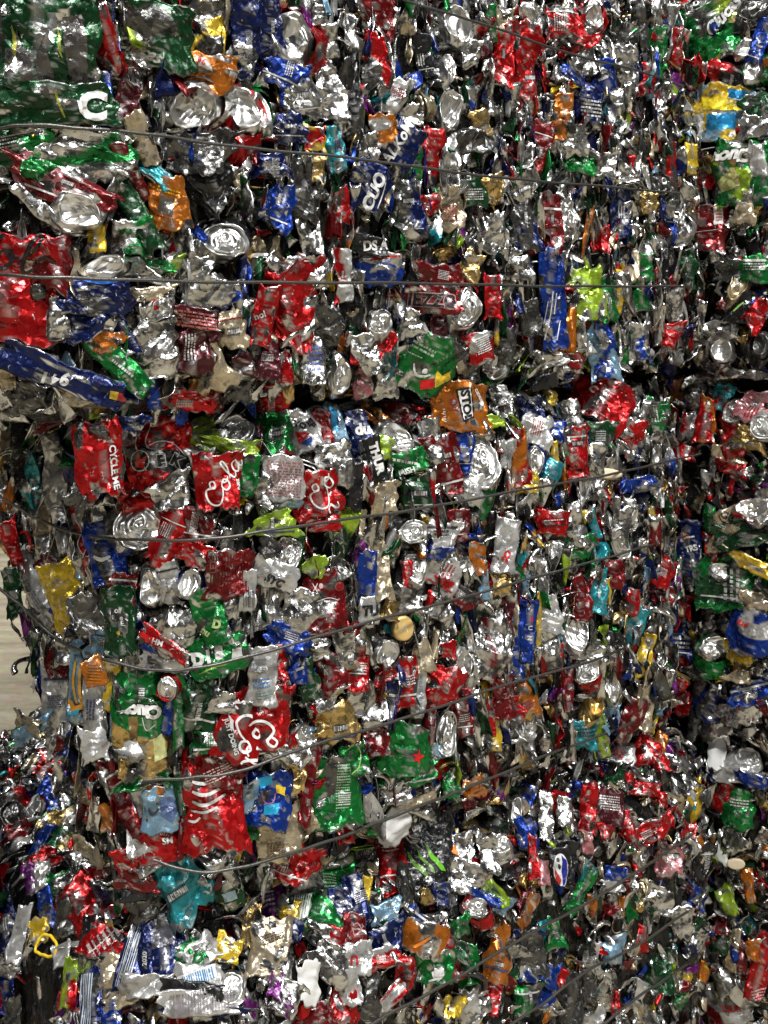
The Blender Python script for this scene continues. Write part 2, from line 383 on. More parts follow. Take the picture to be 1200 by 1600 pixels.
# floor
fl = mesh_obj('floor', [(-40, -15, 0), (40, -15, 0), (40, 60, 0), (-40, 60, 0)], [(0, 1, 2, 3)], (.4, .4, .4, 0), M_FLOOR)
tagp(fl, kind='structure')
CAT = """
@ 0 0
230 190 430 400 0 C G #gA | big dark green can wall with grey smears above the white letter C
250 490 500 190 2 C G #gC | dark green can wall carrying a large white letter C
500 190 110 330 24 S r | twisted red strip falling between the green can walls
220 15 360 90 4 C s | long silver can edge at the top above the dark green wall
730 160 330 280 -8 C Gg #gD | green can wall with faint white italic letters beside the twisted red strip
960 130 170 270 0 C gy | yellow can wall smeared grey above the orange-red can
945 340 280 170 -6 C o #sale | orange-red can shell with a small white patch above the round silver base
925 505 285 245 3 D s | round silver can base with a square fold under the orange-red shell
1165 490 175 250 18 D s | oval silver can end with deep rings beside the round folded base
1150 170 120 340 0 C N | deep blue foil can wall beside the grey-smeared yellow wall
920 720 300 170 5 C g | grey crumpled wall hanging under the round folded base
90 680 300 170 14 C nG | sparkling green flap with a pale edge below the first wire
400 740 380 220 -6 C sn | silver shell with a green sparkling top and curled lower rim
180 820 180 180 0 C p | pinkish red crumpled foil under the sparkling green flap
370 990 250 200 -8 D s | silver can end folded into a star beside the red script can
300 880 420 130 -20 C R | dark red can body behind the star-folded silver end
180 970 70 290 50 S s | pale slanting strip over the top of the red script can
790 960 170 210 10 C o #guar | orange can scrap with a grey patch and small orange lettering
990 870 210 200 20 C gk | dark grey crumpled ball of can beside the orange scrap
630 980 110 440 28 S G | long dark green strip slanting down past the orange scrap
1060 1120 200 180 0 E s | silver can end with its pull tab and wide rings under the dark grey ball
745 830 160 90 -30 S t | short teal strip above the orange scrap
665 650 100 260 22 S e | pale beige fold hanging across the first wire
615 800 70 300 24 S R | thin dark red twist beside the curled silver shell
620 1110 170 170 0 C sn | pale green and silver cone at the foot of the long dark green strip
590 480 100 160 -10 C m | brown folded scrap beside the white letter C
40 230 110 330 15 S g | grey fold beside the big dark green wall at the frame edge
508 460 50 240 8 S b | narrow bright blue strip beside the brown folded scrap
450 1110 80 130 10 C y | dull yellow scrap under the star-folded silver end
@ 400 0
160 170 210 270 25 D s | oval silver can base with a broad rim in the blue foil
290 70 90 90 0 C s | small bright silver dome beside the oval base
345 190 90 160 5 S s | narrow silver tongue beside the small bright dome
30 520 110 230 5 D s | silver can end with yellowish rings above the second wire
60 120 120 260 0 C N | dark navy foil left of the oval silver base
130 330 190 140 -20 C b | blue crumpled foil under the oval silver base
200 450 180 200 10 C bs | silver and blue streaked foil below the blue crumple
340 440 140 220 5 C s | silver tapered can shell with a small red spot
440 470 100 330 0 C gk | long flat grey plate pressed upright beside the silver tapered shell
570 60 160 120 0 C R | dark red foil with pale lines at the very top
550 290 150 220 0 C gr | grey smeared wall with red corner under the dark red foil
780 260 90 180 10 C k | black crumpled wall below the top wire
910 310 90 180 0 E s | silver ring end pressed edge-on in the dark hollow
920 500 130 210 0 D s | pale oval can base with yellow lower lip
640 450 120 160 -15 C ws | white and blue shard pointing up in the dark area
740 380 90 60 30 C b | small bright blue scrap in the dark hollow
730 540 110 90 0 C s | small silver crumple right of the white and blue shard
150 600 150 120 0 C N | navy foil resting on the second wire
270 650 110 110 0 C yr | yellow and red scrap touching the second wire from above
370 700 90 190 10 C t | turquoise foil crossing the second wire
275 790 90 130 0 C d | gold foil just under the second wire
600 610 110 130 10 C wo | white scrap with an orange stripe above the second wire
535 690 80 120 0 C s | smooth silver oval scrap beside the orange-striped scrap
680 680 170 200 -35 C N #vert1 | navy can wall with white lettering running up to the second wire
530 870 170 200 -25 C N #vert2 | navy can wall with bold white lettering below the second wire
700 960 150 310 0 C Ng | blue can wall with a large grey smear beside the red blob
815 720 100 230 -8 C r | red can strip with cream streak above the second wire
745 770 70 120 0 C n | small green printed scrap touching the red and cream strip
795 960 120 90 0 C r | smooth bright red blob beside the gold-beige crumple
900 970 140 190 0 C e | gold-beige finely crumpled can under the second wire
60 770 170 110 0 C N | navy foil flap hanging below the second wire
210 880 120 260 0 C g | grey smooth plate with bright edge below the second wire
110 960 130 180 -20 C b | shiny blue wall beside the grey smooth plate
250 1090 110 190 0 C s | silver curled shell under the grey smooth plate
400 960 80 170 0 S r | narrow red strip beside the navy wall with bold letters
950 110 180 230 30 D s | crumpled silver can end right under the top wire
1010 250 80 120 0 C s | silver tongue hanging from the crumpled end
1160 250 100 270 0 C r | red can strip with pink highlights under the top wire
1160 110 80 120 0 C e | cream dome at the tip of the red strip
1100 110 60 170 0 S n | green strip above the long red strip
1050 570 100 100 0 C d | gold twisted foil beside the pale oval base
1000 660 160 90 0 C g | dull plum and grey flap above the second wire
1110 880 110 130 0 C d | gold and green foil below the second wire
1010 900 130 130 0 C G | dark green smooth fold below the second wire
540 1150 160 80 -10 C k #ds | black wall with broken white letters above the blue round wall
1110 1090 130 150 0 C s | silver crumple in the area of the gold and green foil
@ 800 0
80 130 110 200 15 C s | silver crushed shell under the top wire beside the red hanging wall
60 330 130 380 0 C r | long red hanging wall with wavy pink highlights
240 110 180 150 0 C rg | red foil streaked with grey above the red blade
320 215 240 50 25 S r | sharp red blade-like strip crossing the top wire
395 75 120 160 10 D s | bright silver round end beside the grey streaks at the top
340 300 140 110 25 C s | silver corner shell under the red blade
285 355 120 60 -25 C b | small bright blue rectangular clip
430 350 110 130 0 C b #blu | blue can wall with faint white letters under the blue clip
340 490 160 180 0 C N | navy crumpled wall under the blue clip
240 520 80 150 0 C o | orange crumpled strip above the small orange shell
210 610 90 80 0 C o | small orange shell beside the white-silver crumple
260 660 200 130 0 C s | white-silver crumple above the green rolled can
130 690 90 220 -15 C R | brown-red can with dark opening edge beside the green rolled can
310 760 190 80 -15 C n | green rolled can lying under the white-silver crumple
530 330 120 210 0 C s | silver crumple under the red stub in the middle of the bale
480 480 80 110 0 C s | small silver square-edged scrap beside the navy crumple
610 370 70 140 10 C r | red and pink streaked strip near the top wire end
680 230 90 180 0 C n | teal-green streaked foil near the upright grey strips
770 220 60 170 0 C r | narrow red strip beside the small silver end with tab
840 220 90 130 0 E s | small silver can end with tab beside the green mountain can
600 120 70 230 10 S g | tall grey smooth strip near the green streaked foil
860 20 110 90 0 E g | grey can end at the top left of the green lettered can
975 140 330 230 20 C nl #ciu1 | bright green can with yellow patches and slanted white lettering
1130 30 140 120 15 E g | round grey can end above the slanted white lettering
1090 215 120 80 50 D m | brownish round can base tucked beside the green lettered can
1165 190 80 200 -25 C b | blue can shell at the frame edge beside the brownish base
1120 320 90 150 -10 D s | silver round end with star folds at the frame edge
1020 370 200 110 -25 C rk | red and black can body above the yellow and blue can
905 310 90 90 0 C o | orange cone scrap above the yellow and blue can
980 530 270 230 -12 C yc #blocks | yellow white and blue checkered can standing out on the corner
1150 500 120 110 20 C G | dark green can wall beside the checkered can
1140 590 130 110 0 C s | grey-silver folded shell under the dark green wall
1050 810 200 270 0 C nl #ciu2 | green can with upside-down white lettering and a pale hill
1165 820 100 280 0 C nw | pale green and white can wall at the frame edge
835 745 80 130 0 C y | plain yellow smooth scrap left of the upside-down lettering
885 840 130 90 0 C r | red and cream fluted can end beside the pale hill can
900 770 90 80 0 C d | gold rolled scrap above the red and cream fluted end
905 1070 190 210 0 C R #label1 | deep red upright can with a small white label
710 860 120 110 10 E g | grey can end with dark centre beside the third cross wire
520 850 120 160 0 C s | bright silver crumple sitting on the second wire
440 775 100 120 0 C s | silver fold with blue corner left of the bright crumple
640 950 90 90 0 C d | pale gold crumple below the second wire
510 1000 100 200 0 C N | navy wall under the bright silver crumple
270 1040 110 230 5 E s | long oval silver end with rings in the middle of the bale
190 1050 90 260 0 C R | dark red strip wall left of the long oval end
50 1040 130 260 0 C Ng | large smooth navy and grey wall below the second wire
60 870 120 130 0 C s | silver round crumple touching the second wire from below
740 800 70 230 0 C gr | grey and red streaked wall near the bale corner
420 1120 80 110 0 C r | small red scrap right of the long oval end
350 1090 30 240 -12 S o | thin orange sliver beside the long oval end
1090 1000 90 100 0 C e | beige and gold scrap beside the deep red upright can
1060 560 1 1 0 C s | -
@ 0 400
70 150 420 420 -8 C r #cola1 | huge bright red can with black script lettering at the frame edge
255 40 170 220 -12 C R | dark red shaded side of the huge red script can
490 40 230 110 6 D s | silver oval can end lying flat over the navy can
450 190 290 150 0 C N #oldblue | navy can body with blue shine under the oval end
380 320 180 150 0 C N | navy lower wall of can with silver ring
270 290 90 180 10 C s | torn white-silver strip beside the huge red can
180 170 70 60 0 C g | small silver tear on the huge red can
60 430 170 120 0 E e | pale silver can end at the frame edge under the huge red can
30 560 90 120 0 C e | pale beige flap below the pale can end
290 560 540 125 -24 C N #gb16 | long navy can with white numerals and a yellow red flag
560 510 100 330 45 C n #sprtick | long green can wall rolled beside the navy can with numerals
590 370 60 230 30 S N | blue-black curved strip above the green rolled wall
500 400 130 90 -10 C o | brown and orange scrap between the navy walls
480 290 110 100 0 C s | small silver fold with hook shape above the orange scrap
710 610 70 230 15 S b | royal blue folded strip standing upright at the seam
670 180 200 60 4 C e | silver band with yellow print under the third wire
730 240 150 140 0 E s #redtab | silver can end with a red pull tab
720 380 190 190 0 C s | broad plain silver can wall under the red pull tab
740 500 160 150 0 C s | smooth silver lower part of the plain can above the seam
730 80 170 90 -25 C s | silver pointed fold just over the third wire
720 40 170 60 -8 C n | green strip above the silver pointed fold
790 60 130 60 30 C l | light green leaf-shaped scrap above the third wire
900 60 180 120 0 C s | silver crumple above the third wire near the orange dot
970 170 220 130 20 C s | grey flat shell with oval dent crossed by the third wire
1060 200 130 80 35 S b | shiny blue strip beside the grey dented shell
920 290 200 90 -8 C m #smalltxt | dark maroon printed wall with rows of red text
900 430 220 200 0 C m | dark maroon crumpled foil in the middle
1080 350 160 150 10 C e | silver-beige crumple beside the maroon foil
1000 520 130 200 20 C e | beige shell crossing down to the seam
1110 600 130 160 0 C g | fine silver-grey crumple above the seam
1140 520 100 120 0 C m | small maroon scrap above the silver-grey crumple
870 670 210 100 -8 C r | bright red torn flap above the seam
1000 680 90 120 20 C R | dark red narrow flap beside the bright red torn flap
420 660 260 90 -16 C e | beige pointed shell lying under the navy can with numerals
130 650 150 110 -10 C g | grey folded oval shell at the seam
30 690 120 90 0 C g | dull silver shell at the frame edge over the seam
950 850 130 160 25 C l #limA | lime yellow can wall wrapped round the square silver end
1110 810 170 160 4 E s | squarish silver can end set in the lime yellow can
1110 900 200 80 -4 C l | lime yellow lower flap of the squarish can
465 950 200 310 8 C r #recyc | bright red can with small white letters running down it
740 950 290 300 6 C rk #logoblk | black and red can with white outlined figures
520 830 180 80 -12 D g | silver rim arch above the bright red can with small letters
610 790 130 80 -10 C N | black-blue barcode wall right under the seam
1020 1050 200 230 0 C r #cola2 | red round-backed can with white script beside the silver wall
1160 1030 90 170 0 C n | green and silver scrap beside the red round-backed can
940 970 90 110 0 C w | white-silver torn fold left of the red round-backed can
260 1020 110 330 2 C w | tall white crumpled can wall near the lower bale corner
165 1080 70 330 8 S t | tall turquoise strip with a yellow edge beside the tall white wall
90 930 80 330 3 S g #dots | tall brown-grey strip with black dot pattern at the bale side
30 860 60 230 -5 S e | tan folded strip at the frame edge under the seam
400 1110 170 110 40 C g | grey folded edge under the bright red can with small letters
640 1140 190 130 0 C r | red can bottom part right above the round ringed lid
800 1110 170 140 20 C s | silver shell with black hollow beside the ringed lid
@ 400 400
160 240 240 340 0 C r | large plain red can wall under the third wire
210 360 200 70 42 S s | silver folded border of the large plain red wall
40 280 100 260 -10 C r #red0 | red and white narrow wall left of the large plain red wall
200 60 180 110 0 C rs | red and silver scrap just over the third wire
290 80 120 120 0 C s | silver crumple over the third wire beside the red and silver scrap
410 90 80 230 0 C rw | narrow red and white wall crossing the third wire
575 65 230 120 2 C b | bright royal blue can wall with rounded bottom on the third wire
590 10 180 60 -8 C w #ds2 | white wall with red stroke over the royal blue can
850 85 250 90 -10 C R | dark red can with jagged white print on the third wire
820 200 250 120 -3 C R #eze | rolled dark red can with outlined angular letters under the third wire
1000 235 120 190 -10 E s | silver can end with star folds beside the rolled dark red can
1010 50 100 130 -20 C d | gold-edged shell over the third wire
1110 190 80 190 0 C r | red wall with white print right of the star-folded end
330 330 130 180 0 C g | dark grey crumpled wall under the third wire
270 490 100 200 0 C s #bluetxt | silver can wall with faint blue lettering
590 300 110 110 -30 E s | round silver dome end with teal shadow above the red twist
580 410 110 150 -25 C r | bright red twisted scrap beside the green can
520 460 110 190 15 C s | silver conical shell with rings left of the red twist
410 560 120 200 0 D s | tall oval silver end beside the pink scrap
500 600 80 120 0 C p | smooth dusty pink scrap hanging over the seam
610 560 100 210 0 C s | silver tall shell between the pink scrap and green can
730 320 110 110 10 C ws | white and green small wall above the green can
790 500 290 250 -28 C n #greenred | big green can wall with a red and yellow band at its foot
890 370 50 140 0 S v | dark purple upright strip above the green can
850 330 90 150 0 C m | dark plum crumple next to the purple strip
1050 430 130 130 10 C rw #kb | red can scrap with tight white print beside the silver curled can
1120 520 150 140 -20 D s | silver can bottom with curled rim above the seam
990 500 90 190 15 C g | grey silver shell beside the red printed scrap
1170 420 80 160 0 C g | grey-green wall at the right of the curled rim can
70 680 170 130 0 C r | red and white can bulging over the seam
130 530 80 150 10 C rw | red and white torn flap above the seam
60 480 90 180 0 C m | dark maroon wall above the red and white bulge
150 620 50 130 12 C d | small golden fold at the seam beside the red bulge
100 820 150 210 0 C n | green striped can wall below the seam
215 820 160 190 18 C w #pep2 | pale can wall with blue corner and black letters
375 800 70 230 15 C c #aqua | pale blue pointed wall standing in the seam
330 830 60 200 12 C R | dark red strip beside the pale blue pointed wall
480 820 110 180 10 C N #duu | dark navy can wall with white blackletter letters
560 760 150 70 -35 C o | orange curled strip under the seam
650 740 170 90 -20 C R | dark red folded walls under the seam
670 850 210 180 -8 D s | round silver can base with deep folds under the seam
720 960 160 100 12 C n #navk | dark green can wall with small white letters below the round base
600 900 80 100 0 C l | light green and brown scrap left of the round base
560 950 70 190 15 C k #hut | dark can strip with white bold letters running down
950 700 270 200 -8 C o #bristol | orange-gold can lying on its side with a black lettered white band
980 800 260 80 10 C o #ingr | orange printed lower fold of the gold can
1090 780 140 60 12 C l | lime green crumple beneath the gold can
1150 690 110 150 -10 C s | silver crumple at the end of the gold can
820 870 110 210 15 S s | silver folded ring strip right of the round base
730 740 110 90 -15 C r | small red can crumple left of the gold can
880 980 150 260 12 C R | dark red can wall with fine shine below the gold can
965 920 90 180 0 C b | bright blue wall beside the dark red fine wall
1070 960 150 240 10 E s | silver can with a round ring pressed upright
1000 1090 170 120 -15 C w | cloudy white plastic scrap resting near the fourth wire
130 1040 190 180 0 C w #printwhite | whitish can wall covered in fine lines of print
120 1140 160 90 8 C c | pale blue flap under the fine printed wall
370 970 160 170 0 C s | silver knotted shell under the pale blue pointed wall
290 1110 210 190 6 C r #cola3 | red can with white script and a silver knot over it
460 1080 80 190 0 C k | black and grey crumpled wall beside the red script can
585 1130 160 150 0 C e | dull gold can wall with black figures above the fourth wire
750 1110 150 150 0 C Gk | black-green wall with brown picture beside the dull gold wall
30 1100 120 160 30 S s | curved silver blade above the fourth wire
@ 800 400
40 60 110 120 0 C s | silver rounded shell over the third wire
190 200 110 420 4 C b #bluelines | tall bright blue can wall with white vertical lines
330 180 200 230 8 C l #tub | bright lime green can with a slanted white name band
420 200 130 180 0 C n | emerald green can wall joined to the lime can
490 170 70 190 0 C y | yellow strip beside the emerald wall
610 60 110 130 0 C n | shiny green scrap above the third wire
600 210 80 90 0 C n | small green knob below the third wire
410 400 130 330 8 C bc | blue can with a pale round top under the emerald wall
285 440 70 170 18 C r | curved red strip beside the blue can with pale top
90 290 90 150 0 C g | grey smooth bulging shell left of the tall blue wall
170 480 150 90 10 C s | silver fluted foot of the tall blue wall
740 370 100 110 0 C r | small round red printed scrap below the third wire
590 400 110 170 0 C sb | silver and royal blue scrap left of the round red scrap
510 450 70 130 10 C n | green oval scrap by the silver and royal blue scrap
760 230 90 150 15 S s | bright silver strip reaching past the third wire
840 220 110 180 0 C d | olive gold wall at the bale corner
830 60 80 170 5 C G | dark green wall at the bale corner above the olive gold wall
1060 130 80 150 -25 E e | beige can end with long tab right of the bale corner
1080 70 240 100 0 C gk | black and silver crumpled can across the right bale
1150 60 130 120 0 C n | light green wall at the frame edge on the right bale
1060 240 120 130 0 C k #mclaw2 | black wall with green stroke beside the red wall on the right bale
1020 220 90 60 0 C R | dark red scrap under the beige can end
1150 270 90 130 -40 C r | red can wall at the frame edge on the right bale
980 440 120 130 0 D s | round silver end tucked in the right bale
950 360 200 90 15 C s | grey silver shell over the round end of the right bale
870 450 90 110 10 C e | beige fluted can wall left of the round end
1160 410 90 140 0 D g | grey ribbed can end at the frame edge above the seam
1060 550 330 50 4 C s | long flat silver can edge along the right seam
1140 600 170 60 0 C n | green-white strip along the right seam at the frame edge
990 610 170 80 -5 C s | flattened silver shell just below the right seam
420 680 260 240 -22 C r #cd | bright red pointed can jutting out below the seam
570 670 90 150 0 D s | silver round end beside the bright red pointed can
100 810 160 130 -12 C w | pale silver box-like fold near the small blue foil
30 680 110 100 35 C w | white silver flap below the seam
90 720 120 110 0 C N | navy foil beside the white flap
170 670 80 70 0 C y | dull yellow fold near the navy foil
280 750 90 150 15 S s | silver leaf-shaped shell beside the red pointed can
250 560 80 120 -30 S b | royal blue strip at the seam
150 590 130 60 12 C k #cap2 | dark strip with yellow and red emblem in the seam
700 620 80 80 0 C s | small bright silver flap right of the round end
780 640 90 120 0 C ob | orange and blue speckled foil below the seam
860 640 90 150 0 C s | silver fold beside the orange and blue foil
670 770 150 180 0 C ns | green can crumple with silver edges
540 850 130 180 -20 C rs | red and silver crushed wall under the pointed red can
410 840 150 110 0 C G | mottled green can crumple under the pointed red can
290 890 120 170 5 C r | plain bright red scrap wall above the white oval cap
310 1010 90 60 0 C r | small bright red foot above the white oval cap
390 950 100 120 0 C s | silver crumpled corner beside the plain red scrap wall
435 1020 160 50 2 X e | cream oval plastic lid lying on the fourth wire
200 940 50 140 5 S y | yellow sliver left of the plain red scrap wall
30 950 90 260 0 C ro | tall red and orange wall above the yellow curl
170 1030 110 120 0 C t | teal crumpled wall over the fourth wire
60 1070 130 80 10 C y | yellow curled can edge above the fourth wire
110 960 90 130 0 E s | small silver end with tab beside the tall red and orange wall
210 820 80 80 0 C b | small blue foil beside the pale box-like fold
1040 720 130 120 0 E s | silver lid with tab facing out on the right bale
980 660 80 110 -20 C t | dark teal can shoulder beside the lid on the right bale
1140 710 140 130 -20 C p | pink can with white rim at the frame edge
1160 800 100 110 20 E w | white ring can end at the frame edge
1110 850 120 120 -10 C d | olive gold can under the white ring end
1040 880 100 120 0 C r | red scrap top on the right bale under the lid
1030 990 130 70 -8 C r | bright red flat can on the right bale
1010 930 130 60 -10 C e | beige flap over the bright red flat can
910 770 80 200 -10 C or | orange and red flame-like strip near the bale corner
830 800 90 120 0 C rs | red and silver shell near the bale corner
810 920 90 70 -15 C r | small red fold near the end of the fourth wire
720 840 90 140 0 C s | silver leaf fold beside the red and silver shell
600 1070 170 60 12 C b | blue wall with red and yellow print under the fourth wire
1120 1170 200 110 0 D s | wide silver can end low on the right bale at the frame edge
@ 0 800
655 60 250 220 10 E s | large round silver lid with a swirl tab on the red can
790 110 130 260 -25 C r | red can side behind the large round lid
900 60 200 130 -10 C R | dark red can wall crossed by the fourth wire
910 190 150 100 -30 C r | bright red torn piece under the fourth wire
500 190 160 260 8 C b #pwr | blue can wall with dark blue lettering and white edge
380 110 80 330 15 C rk #logoblk2 | red and black slanting can wall left of the blue wall
200 120 90 230 8 C s | silver oval shell below the turquoise strip
285 90 70 210 5 S w #tiny | pale printed strip standing beside the silver oval shell
60 160 70 230 18 C r | small red can wall at the bale side with bare edge
125 170 80 230 18 C k #sas | black and red can wall with white letters at the bale side
220 245 100 70 -30 C m | brown hollow can mouth above the yellow can
315 400 180 320 18 C y #yel | crumpled golden yellow can on the bale side
180 370 110 400 32 S w #longtext | long white printed strip slanting down the bale side
560 510 150 280 0 C G #euro | black-green can wall with small pale letters
575 370 130 170 -8 C R | dark red flat wall above the black-green wall
700 360 120 200 10 D s | silver curled end with spiral folds
790 330 110 190 10 C w | pale silver fold beside the spiral end
890 330 110 170 -25 D s | silver crumpled round end under the bright red torn piece
840 560 250 200 -25 C s | broad crumpled silver can wall in the middle
985 490 130 240 20 C n #dn | green can wall with pale letters beside the broad silver wall
1075 290 210 190 0 C R #barred | flat dark red can wall with ribbed pattern
1070 440 130 130 20 C s | smooth silver can corner under the ribbed red wall
1160 370 70 170 0 C w #bar1 | pale wall with black barcode beside the ribbed red wall
770 620 230 60 -35 C r #wh | red and black label strip above the blue and white wall
770 690 210 100 -14 C bw | blue and white brushed can wall above the fifth wire
400 480 120 160 10 C g | silver and bronze striped wall beside the yellow can
390 240 90 190 30 C s | silver curled fold beside the dark red flat wall
280 900 150 430 0 C w | tall pale can wall hanging under the fifth wire
365 790 85 330 -3 C c #mclaw | light blue can wall with orange claw-like strokes
440 750 90 120 15 C o #honey | orange honeycomb patterned scrap under the fifth wire
450 890 120 380 -2 C w | tall silver white can with smooth folds
525 810 80 200 3 C y | bright yellow crumpled strip beside the green can wall
655 850 210 230 -3 C n | green can upper wall under the fifth wire
670 1050 240 320 0 C nd #mount | green can with upside-down white letters and pale hills
780 830 90 110 10 E s | tiny silver lid with tab next to the green can upper wall
540 1010 60 280 -5 S c | light blue strip with red dots beside the lettered green can
785 950 60 160 0 C b | smooth blue wall beside the lettered green can
820 1000 70 320 -5 S k | black-brown upright strip beside the lettered green can
840 920 60 350 0 S n | dark green upright strip by the tall green wall
930 900 170 230 -10 C G | dark green can body with bare dents under the fifth wire
1030 670 250 160 8 C n #sprite | green can wall with bold white letters at the fifth wire
1050 890 120 90 -15 C s #rings | silver tab rings on a dark hollow
1130 1020 220 240 -15 C r #cola4 | red can with big white script letters and small words
990 1060 160 150 0 C ns | green and silver can with faint script under the red script can
210 760 60 330 10 S b | long blue ribbed wall at the bale side
300 650 110 120 0 C s | pale scrap above the light blue wall
260 700 100 130 10 C R | dark red scrap beside the blue ribbed wall
350 600 100 110 0 C s | small silver bulge sitting on the fifth wire
480 610 130 120 -10 C c | clear pale plastic scrap over the fifth wire
210 520 110 170 15 C g | dark bundle of folded walls at the bale side
60 380 80 200 10 C G | dark green edge folds at the bale side
130 990 160 60 -28 C e | tan crumpled lip on top of the lowest bale
150 1020 200 60 25 C c | bright blue and white foil on top of the lowest bale
265 1005 110 60 0 C r | red speckled foil on top of the lowest bale
220 1070 110 90 0 C G | dark green speckled foil on top of the lowest bale
250 1160 180 70 -20 C rs | red and silver crumpled strip near the black hollow
80 1080 90 200 -30 C n | green foil edge hanging beside the black hollow
440 1090 110 130 0 C w | white and red thin wall below the tall silver white can
500 820 1 1 0 C s | -
@ 400 800
150 200 130 190 -20 E s | oval silver lid with fine rings and tab
60 170 100 80 -40 C g | dull silver shell above the white wall with black letters
90 290 200 120 -22 C w #syc | white can wall with broken black letters
240 40 1 1 0 C s | -
290 40 170 90 8 C r | red foot of the script can resting on the fourth wire
90 50 180 110 0 C l | light green foil above the fourth wire
320 410 200 240 0 C R #xo | flat red can wall with thin crossing white lines
210 460 170 170 0 C s | silver can wall with curved pale sides beside the flat red wall
260 520 150 90 20 C w | white paper-like fold under the silver can wall
370 520 110 80 25 C r | bright red fold above the fifth wire
570 230 100 330 0 C e | pale gold crumpled column of can wall
520 310 90 220 0 C b | blue and clear crumpled column beside the pale gold column
530 460 90 110 0 C w #tut | white scrap with two bold dark letters
340 270 170 100 10 C g | grey curled can shell
280 250 90 90 -30 C l | small light green strip beside the curled shell
740 90 130 110 0 E s | silver can end with looped tab near the fourth wire
870 110 150 140 0 C w | white can with blue and red lip near the fourth wire
955 60 90 130 0 C R #put | dark red wall with pale standing letters
840 195 130 50 -4 C b | small bright blue bar of foil under the white can
760 270 110 160 10 E s | silver oval end ring beside the blue bar
870 290 160 150 -30 C wr | white and red shell with soft folds
710 290 50 110 0 C r | thin bright red scrap beside the oval ring end
1040 220 80 140 0 C o | bright orange crumpled scrap
1170 160 110 230 -10 C w #wr | white and red can wall with a dark round picture
1150 320 90 120 0 C d | gold and brown picture wall above the fifth wire
1070 340 50 140 0 S c | small turquoise upright scrap
940 380 190 90 -35 C R | dark red foil strip above the fifth wire
700 410 140 110 0 C s | crumpled bright silver foil above the gold cap
690 545 100 110 0 X d #capA | round gold screw cap with a small emblem
630 460 80 80 -10 C d | curved gold rim fragment beside the gold cap
630 660 150 140 -10 D s | squarish silver can base beneath the gold cap
780 680 90 130 15 C e | pale gold torn scrap right of the squarish base
980 710 110 160 0 D s | round silver end with rings under the fifth wire
1090 600 220 330 -12 C Rs | large oval red and white foil covered can
900 650 80 70 0 C r | small bright red triangle scrap
870 810 190 150 -20 C r | bright red star-shaped scrap with white corner
700 800 110 210 5 C r | upright bright red can wall under the squarish base
600 760 90 80 30 C r | small red fold left of the upright red wall
760 850 70 190 -3 C w #vtxt | narrow white printed wall beside the upright red wall
555 900 110 170 8 C s | silver shell with deep dark hollow
620 880 90 220 -10 C N | navy shell wrapped round the silver hollow
480 680 90 270 -5 C r | tall red can wall under the fifth wire
350 740 130 170 15 C R | dark red wall left of the tall red wall
420 640 90 150 10 C s | silver fold between the red walls under the fifth wire
150 590 200 100 -20 C b | blue foil wall under the fifth wire
190 700 90 200 15 C b | royal blue slanting wall beside the red scraps
90 700 100 130 0 C r | bright red scrap beside the royal blue wall
100 800 90 100 0 C r | red wall with white curved line next to the pale printed can
30 770 130 240 -5 C w #bar2 | pale can wall with printed rows and blue drawing
290 640 110 100 0 C s | small silver dome under the fifth wire
240 790 100 170 20 C G | green foil strip under the silver dome
310 880 170 90 8 C s | silver can mouth folded over the gold foil
360 980 220 170 0 C d | wide bright gold foil can wall above the sixth wire
40 960 230 240 0 C r #cola4b | right side of the red script can with folded creases
470 890 80 120 0 C s | silver pear-shaped shell above the sixth wire
230 1050 80 100 -20 E s | small silver ring end under the gold foil
160 1110 190 120 -8 C s | broad silver shell resting on the sixth wire
560 1030 110 200 0 C R | dark red foil wall touching the sixth wire
700 1110 250 200 -12 C n #star | green can wall with a red star
900 1040 110 190 -5 E s | rounded silver can end with square centre
820 950 60 240 0 S R | tall dark red strip crossing the sixth wire
960 950 110 150 0 C R | dull red crumple beside the rounded silver end
1090 960 60 150 -5 C r | small bright red oval scrap
1110 1030 70 150 0 C y | small yellow twisted foil
1160 860 110 180 0 C R #zal | dark red can wall at the end of the sixth wire
860 1120 70 60 0 C c | small sky blue wire-like scrap
450 1160 140 120 0 C n #circ | green can wall with a thin pale circle
@ 800 800
190 50 140 110 -5 C r #redt | small red can wall with dark print near the fourth wire
300 60 90 190 10 C s | silver leaf shell right of the small printed red wall
380 60 60 130 20 S t | blue-teal sliver beside the silver leaf shell
510 60 100 140 -5 C s | silver wedge shell above the curved silver shell
520 150 110 150 20 E s | curved silver shell end above the fifth wire
655 40 40 130 0 S y | bright yellow short strip near the bale corner
830 170 110 230 -3 C N #trs | navy can wall with white letters at the bale corner
840 290 80 120 0 C s | silver foot under the navy lettered wall
310 160 140 110 0 C n | green foil with silver specks above the fifth wire
740 150 60 110 0 C y | small yellow blade near the bale corner
700 100 80 130 0 C s | silver upright fold near the bale corner
400 370 90 190 -10 C t | turquoise crumpled wall below the fifth wire
430 370 70 100 0 C y | yellow pointed scrap on the turquoise wall
570 530 100 150 -10 C t | second turquoise crumple lower down beside yellow flecks
690 280 130 130 -15 C r | red and maroon flat wall below the fifth wire
700 380 140 70 -10 C R | lower red wall with grey smear under the fifth wire
560 420 80 100 -15 C r | red round scrap beside the two turquoise crumples
470 290 110 110 0 C R | dark red folded wall at the fifth wire
320 400 80 180 8 C R | narrow dark red wall left of the turquoise wall
75 560 80 260 -3 C b #rdi | bright blue upright wall with white and red marks
125 500 30 230 0 S y | thin yellow line scrap along the bright blue wall
170 480 110 170 0 C w | pale printed foil wall beside the bright blue wall
160 620 120 210 10 C s | white-silver crumpled wall under the pale printed foil
310 560 150 200 -8 D s | oval crinkled silver can end below the fifth wire
370 640 150 80 0 C s | spiky silver foil under the oval crinkled end
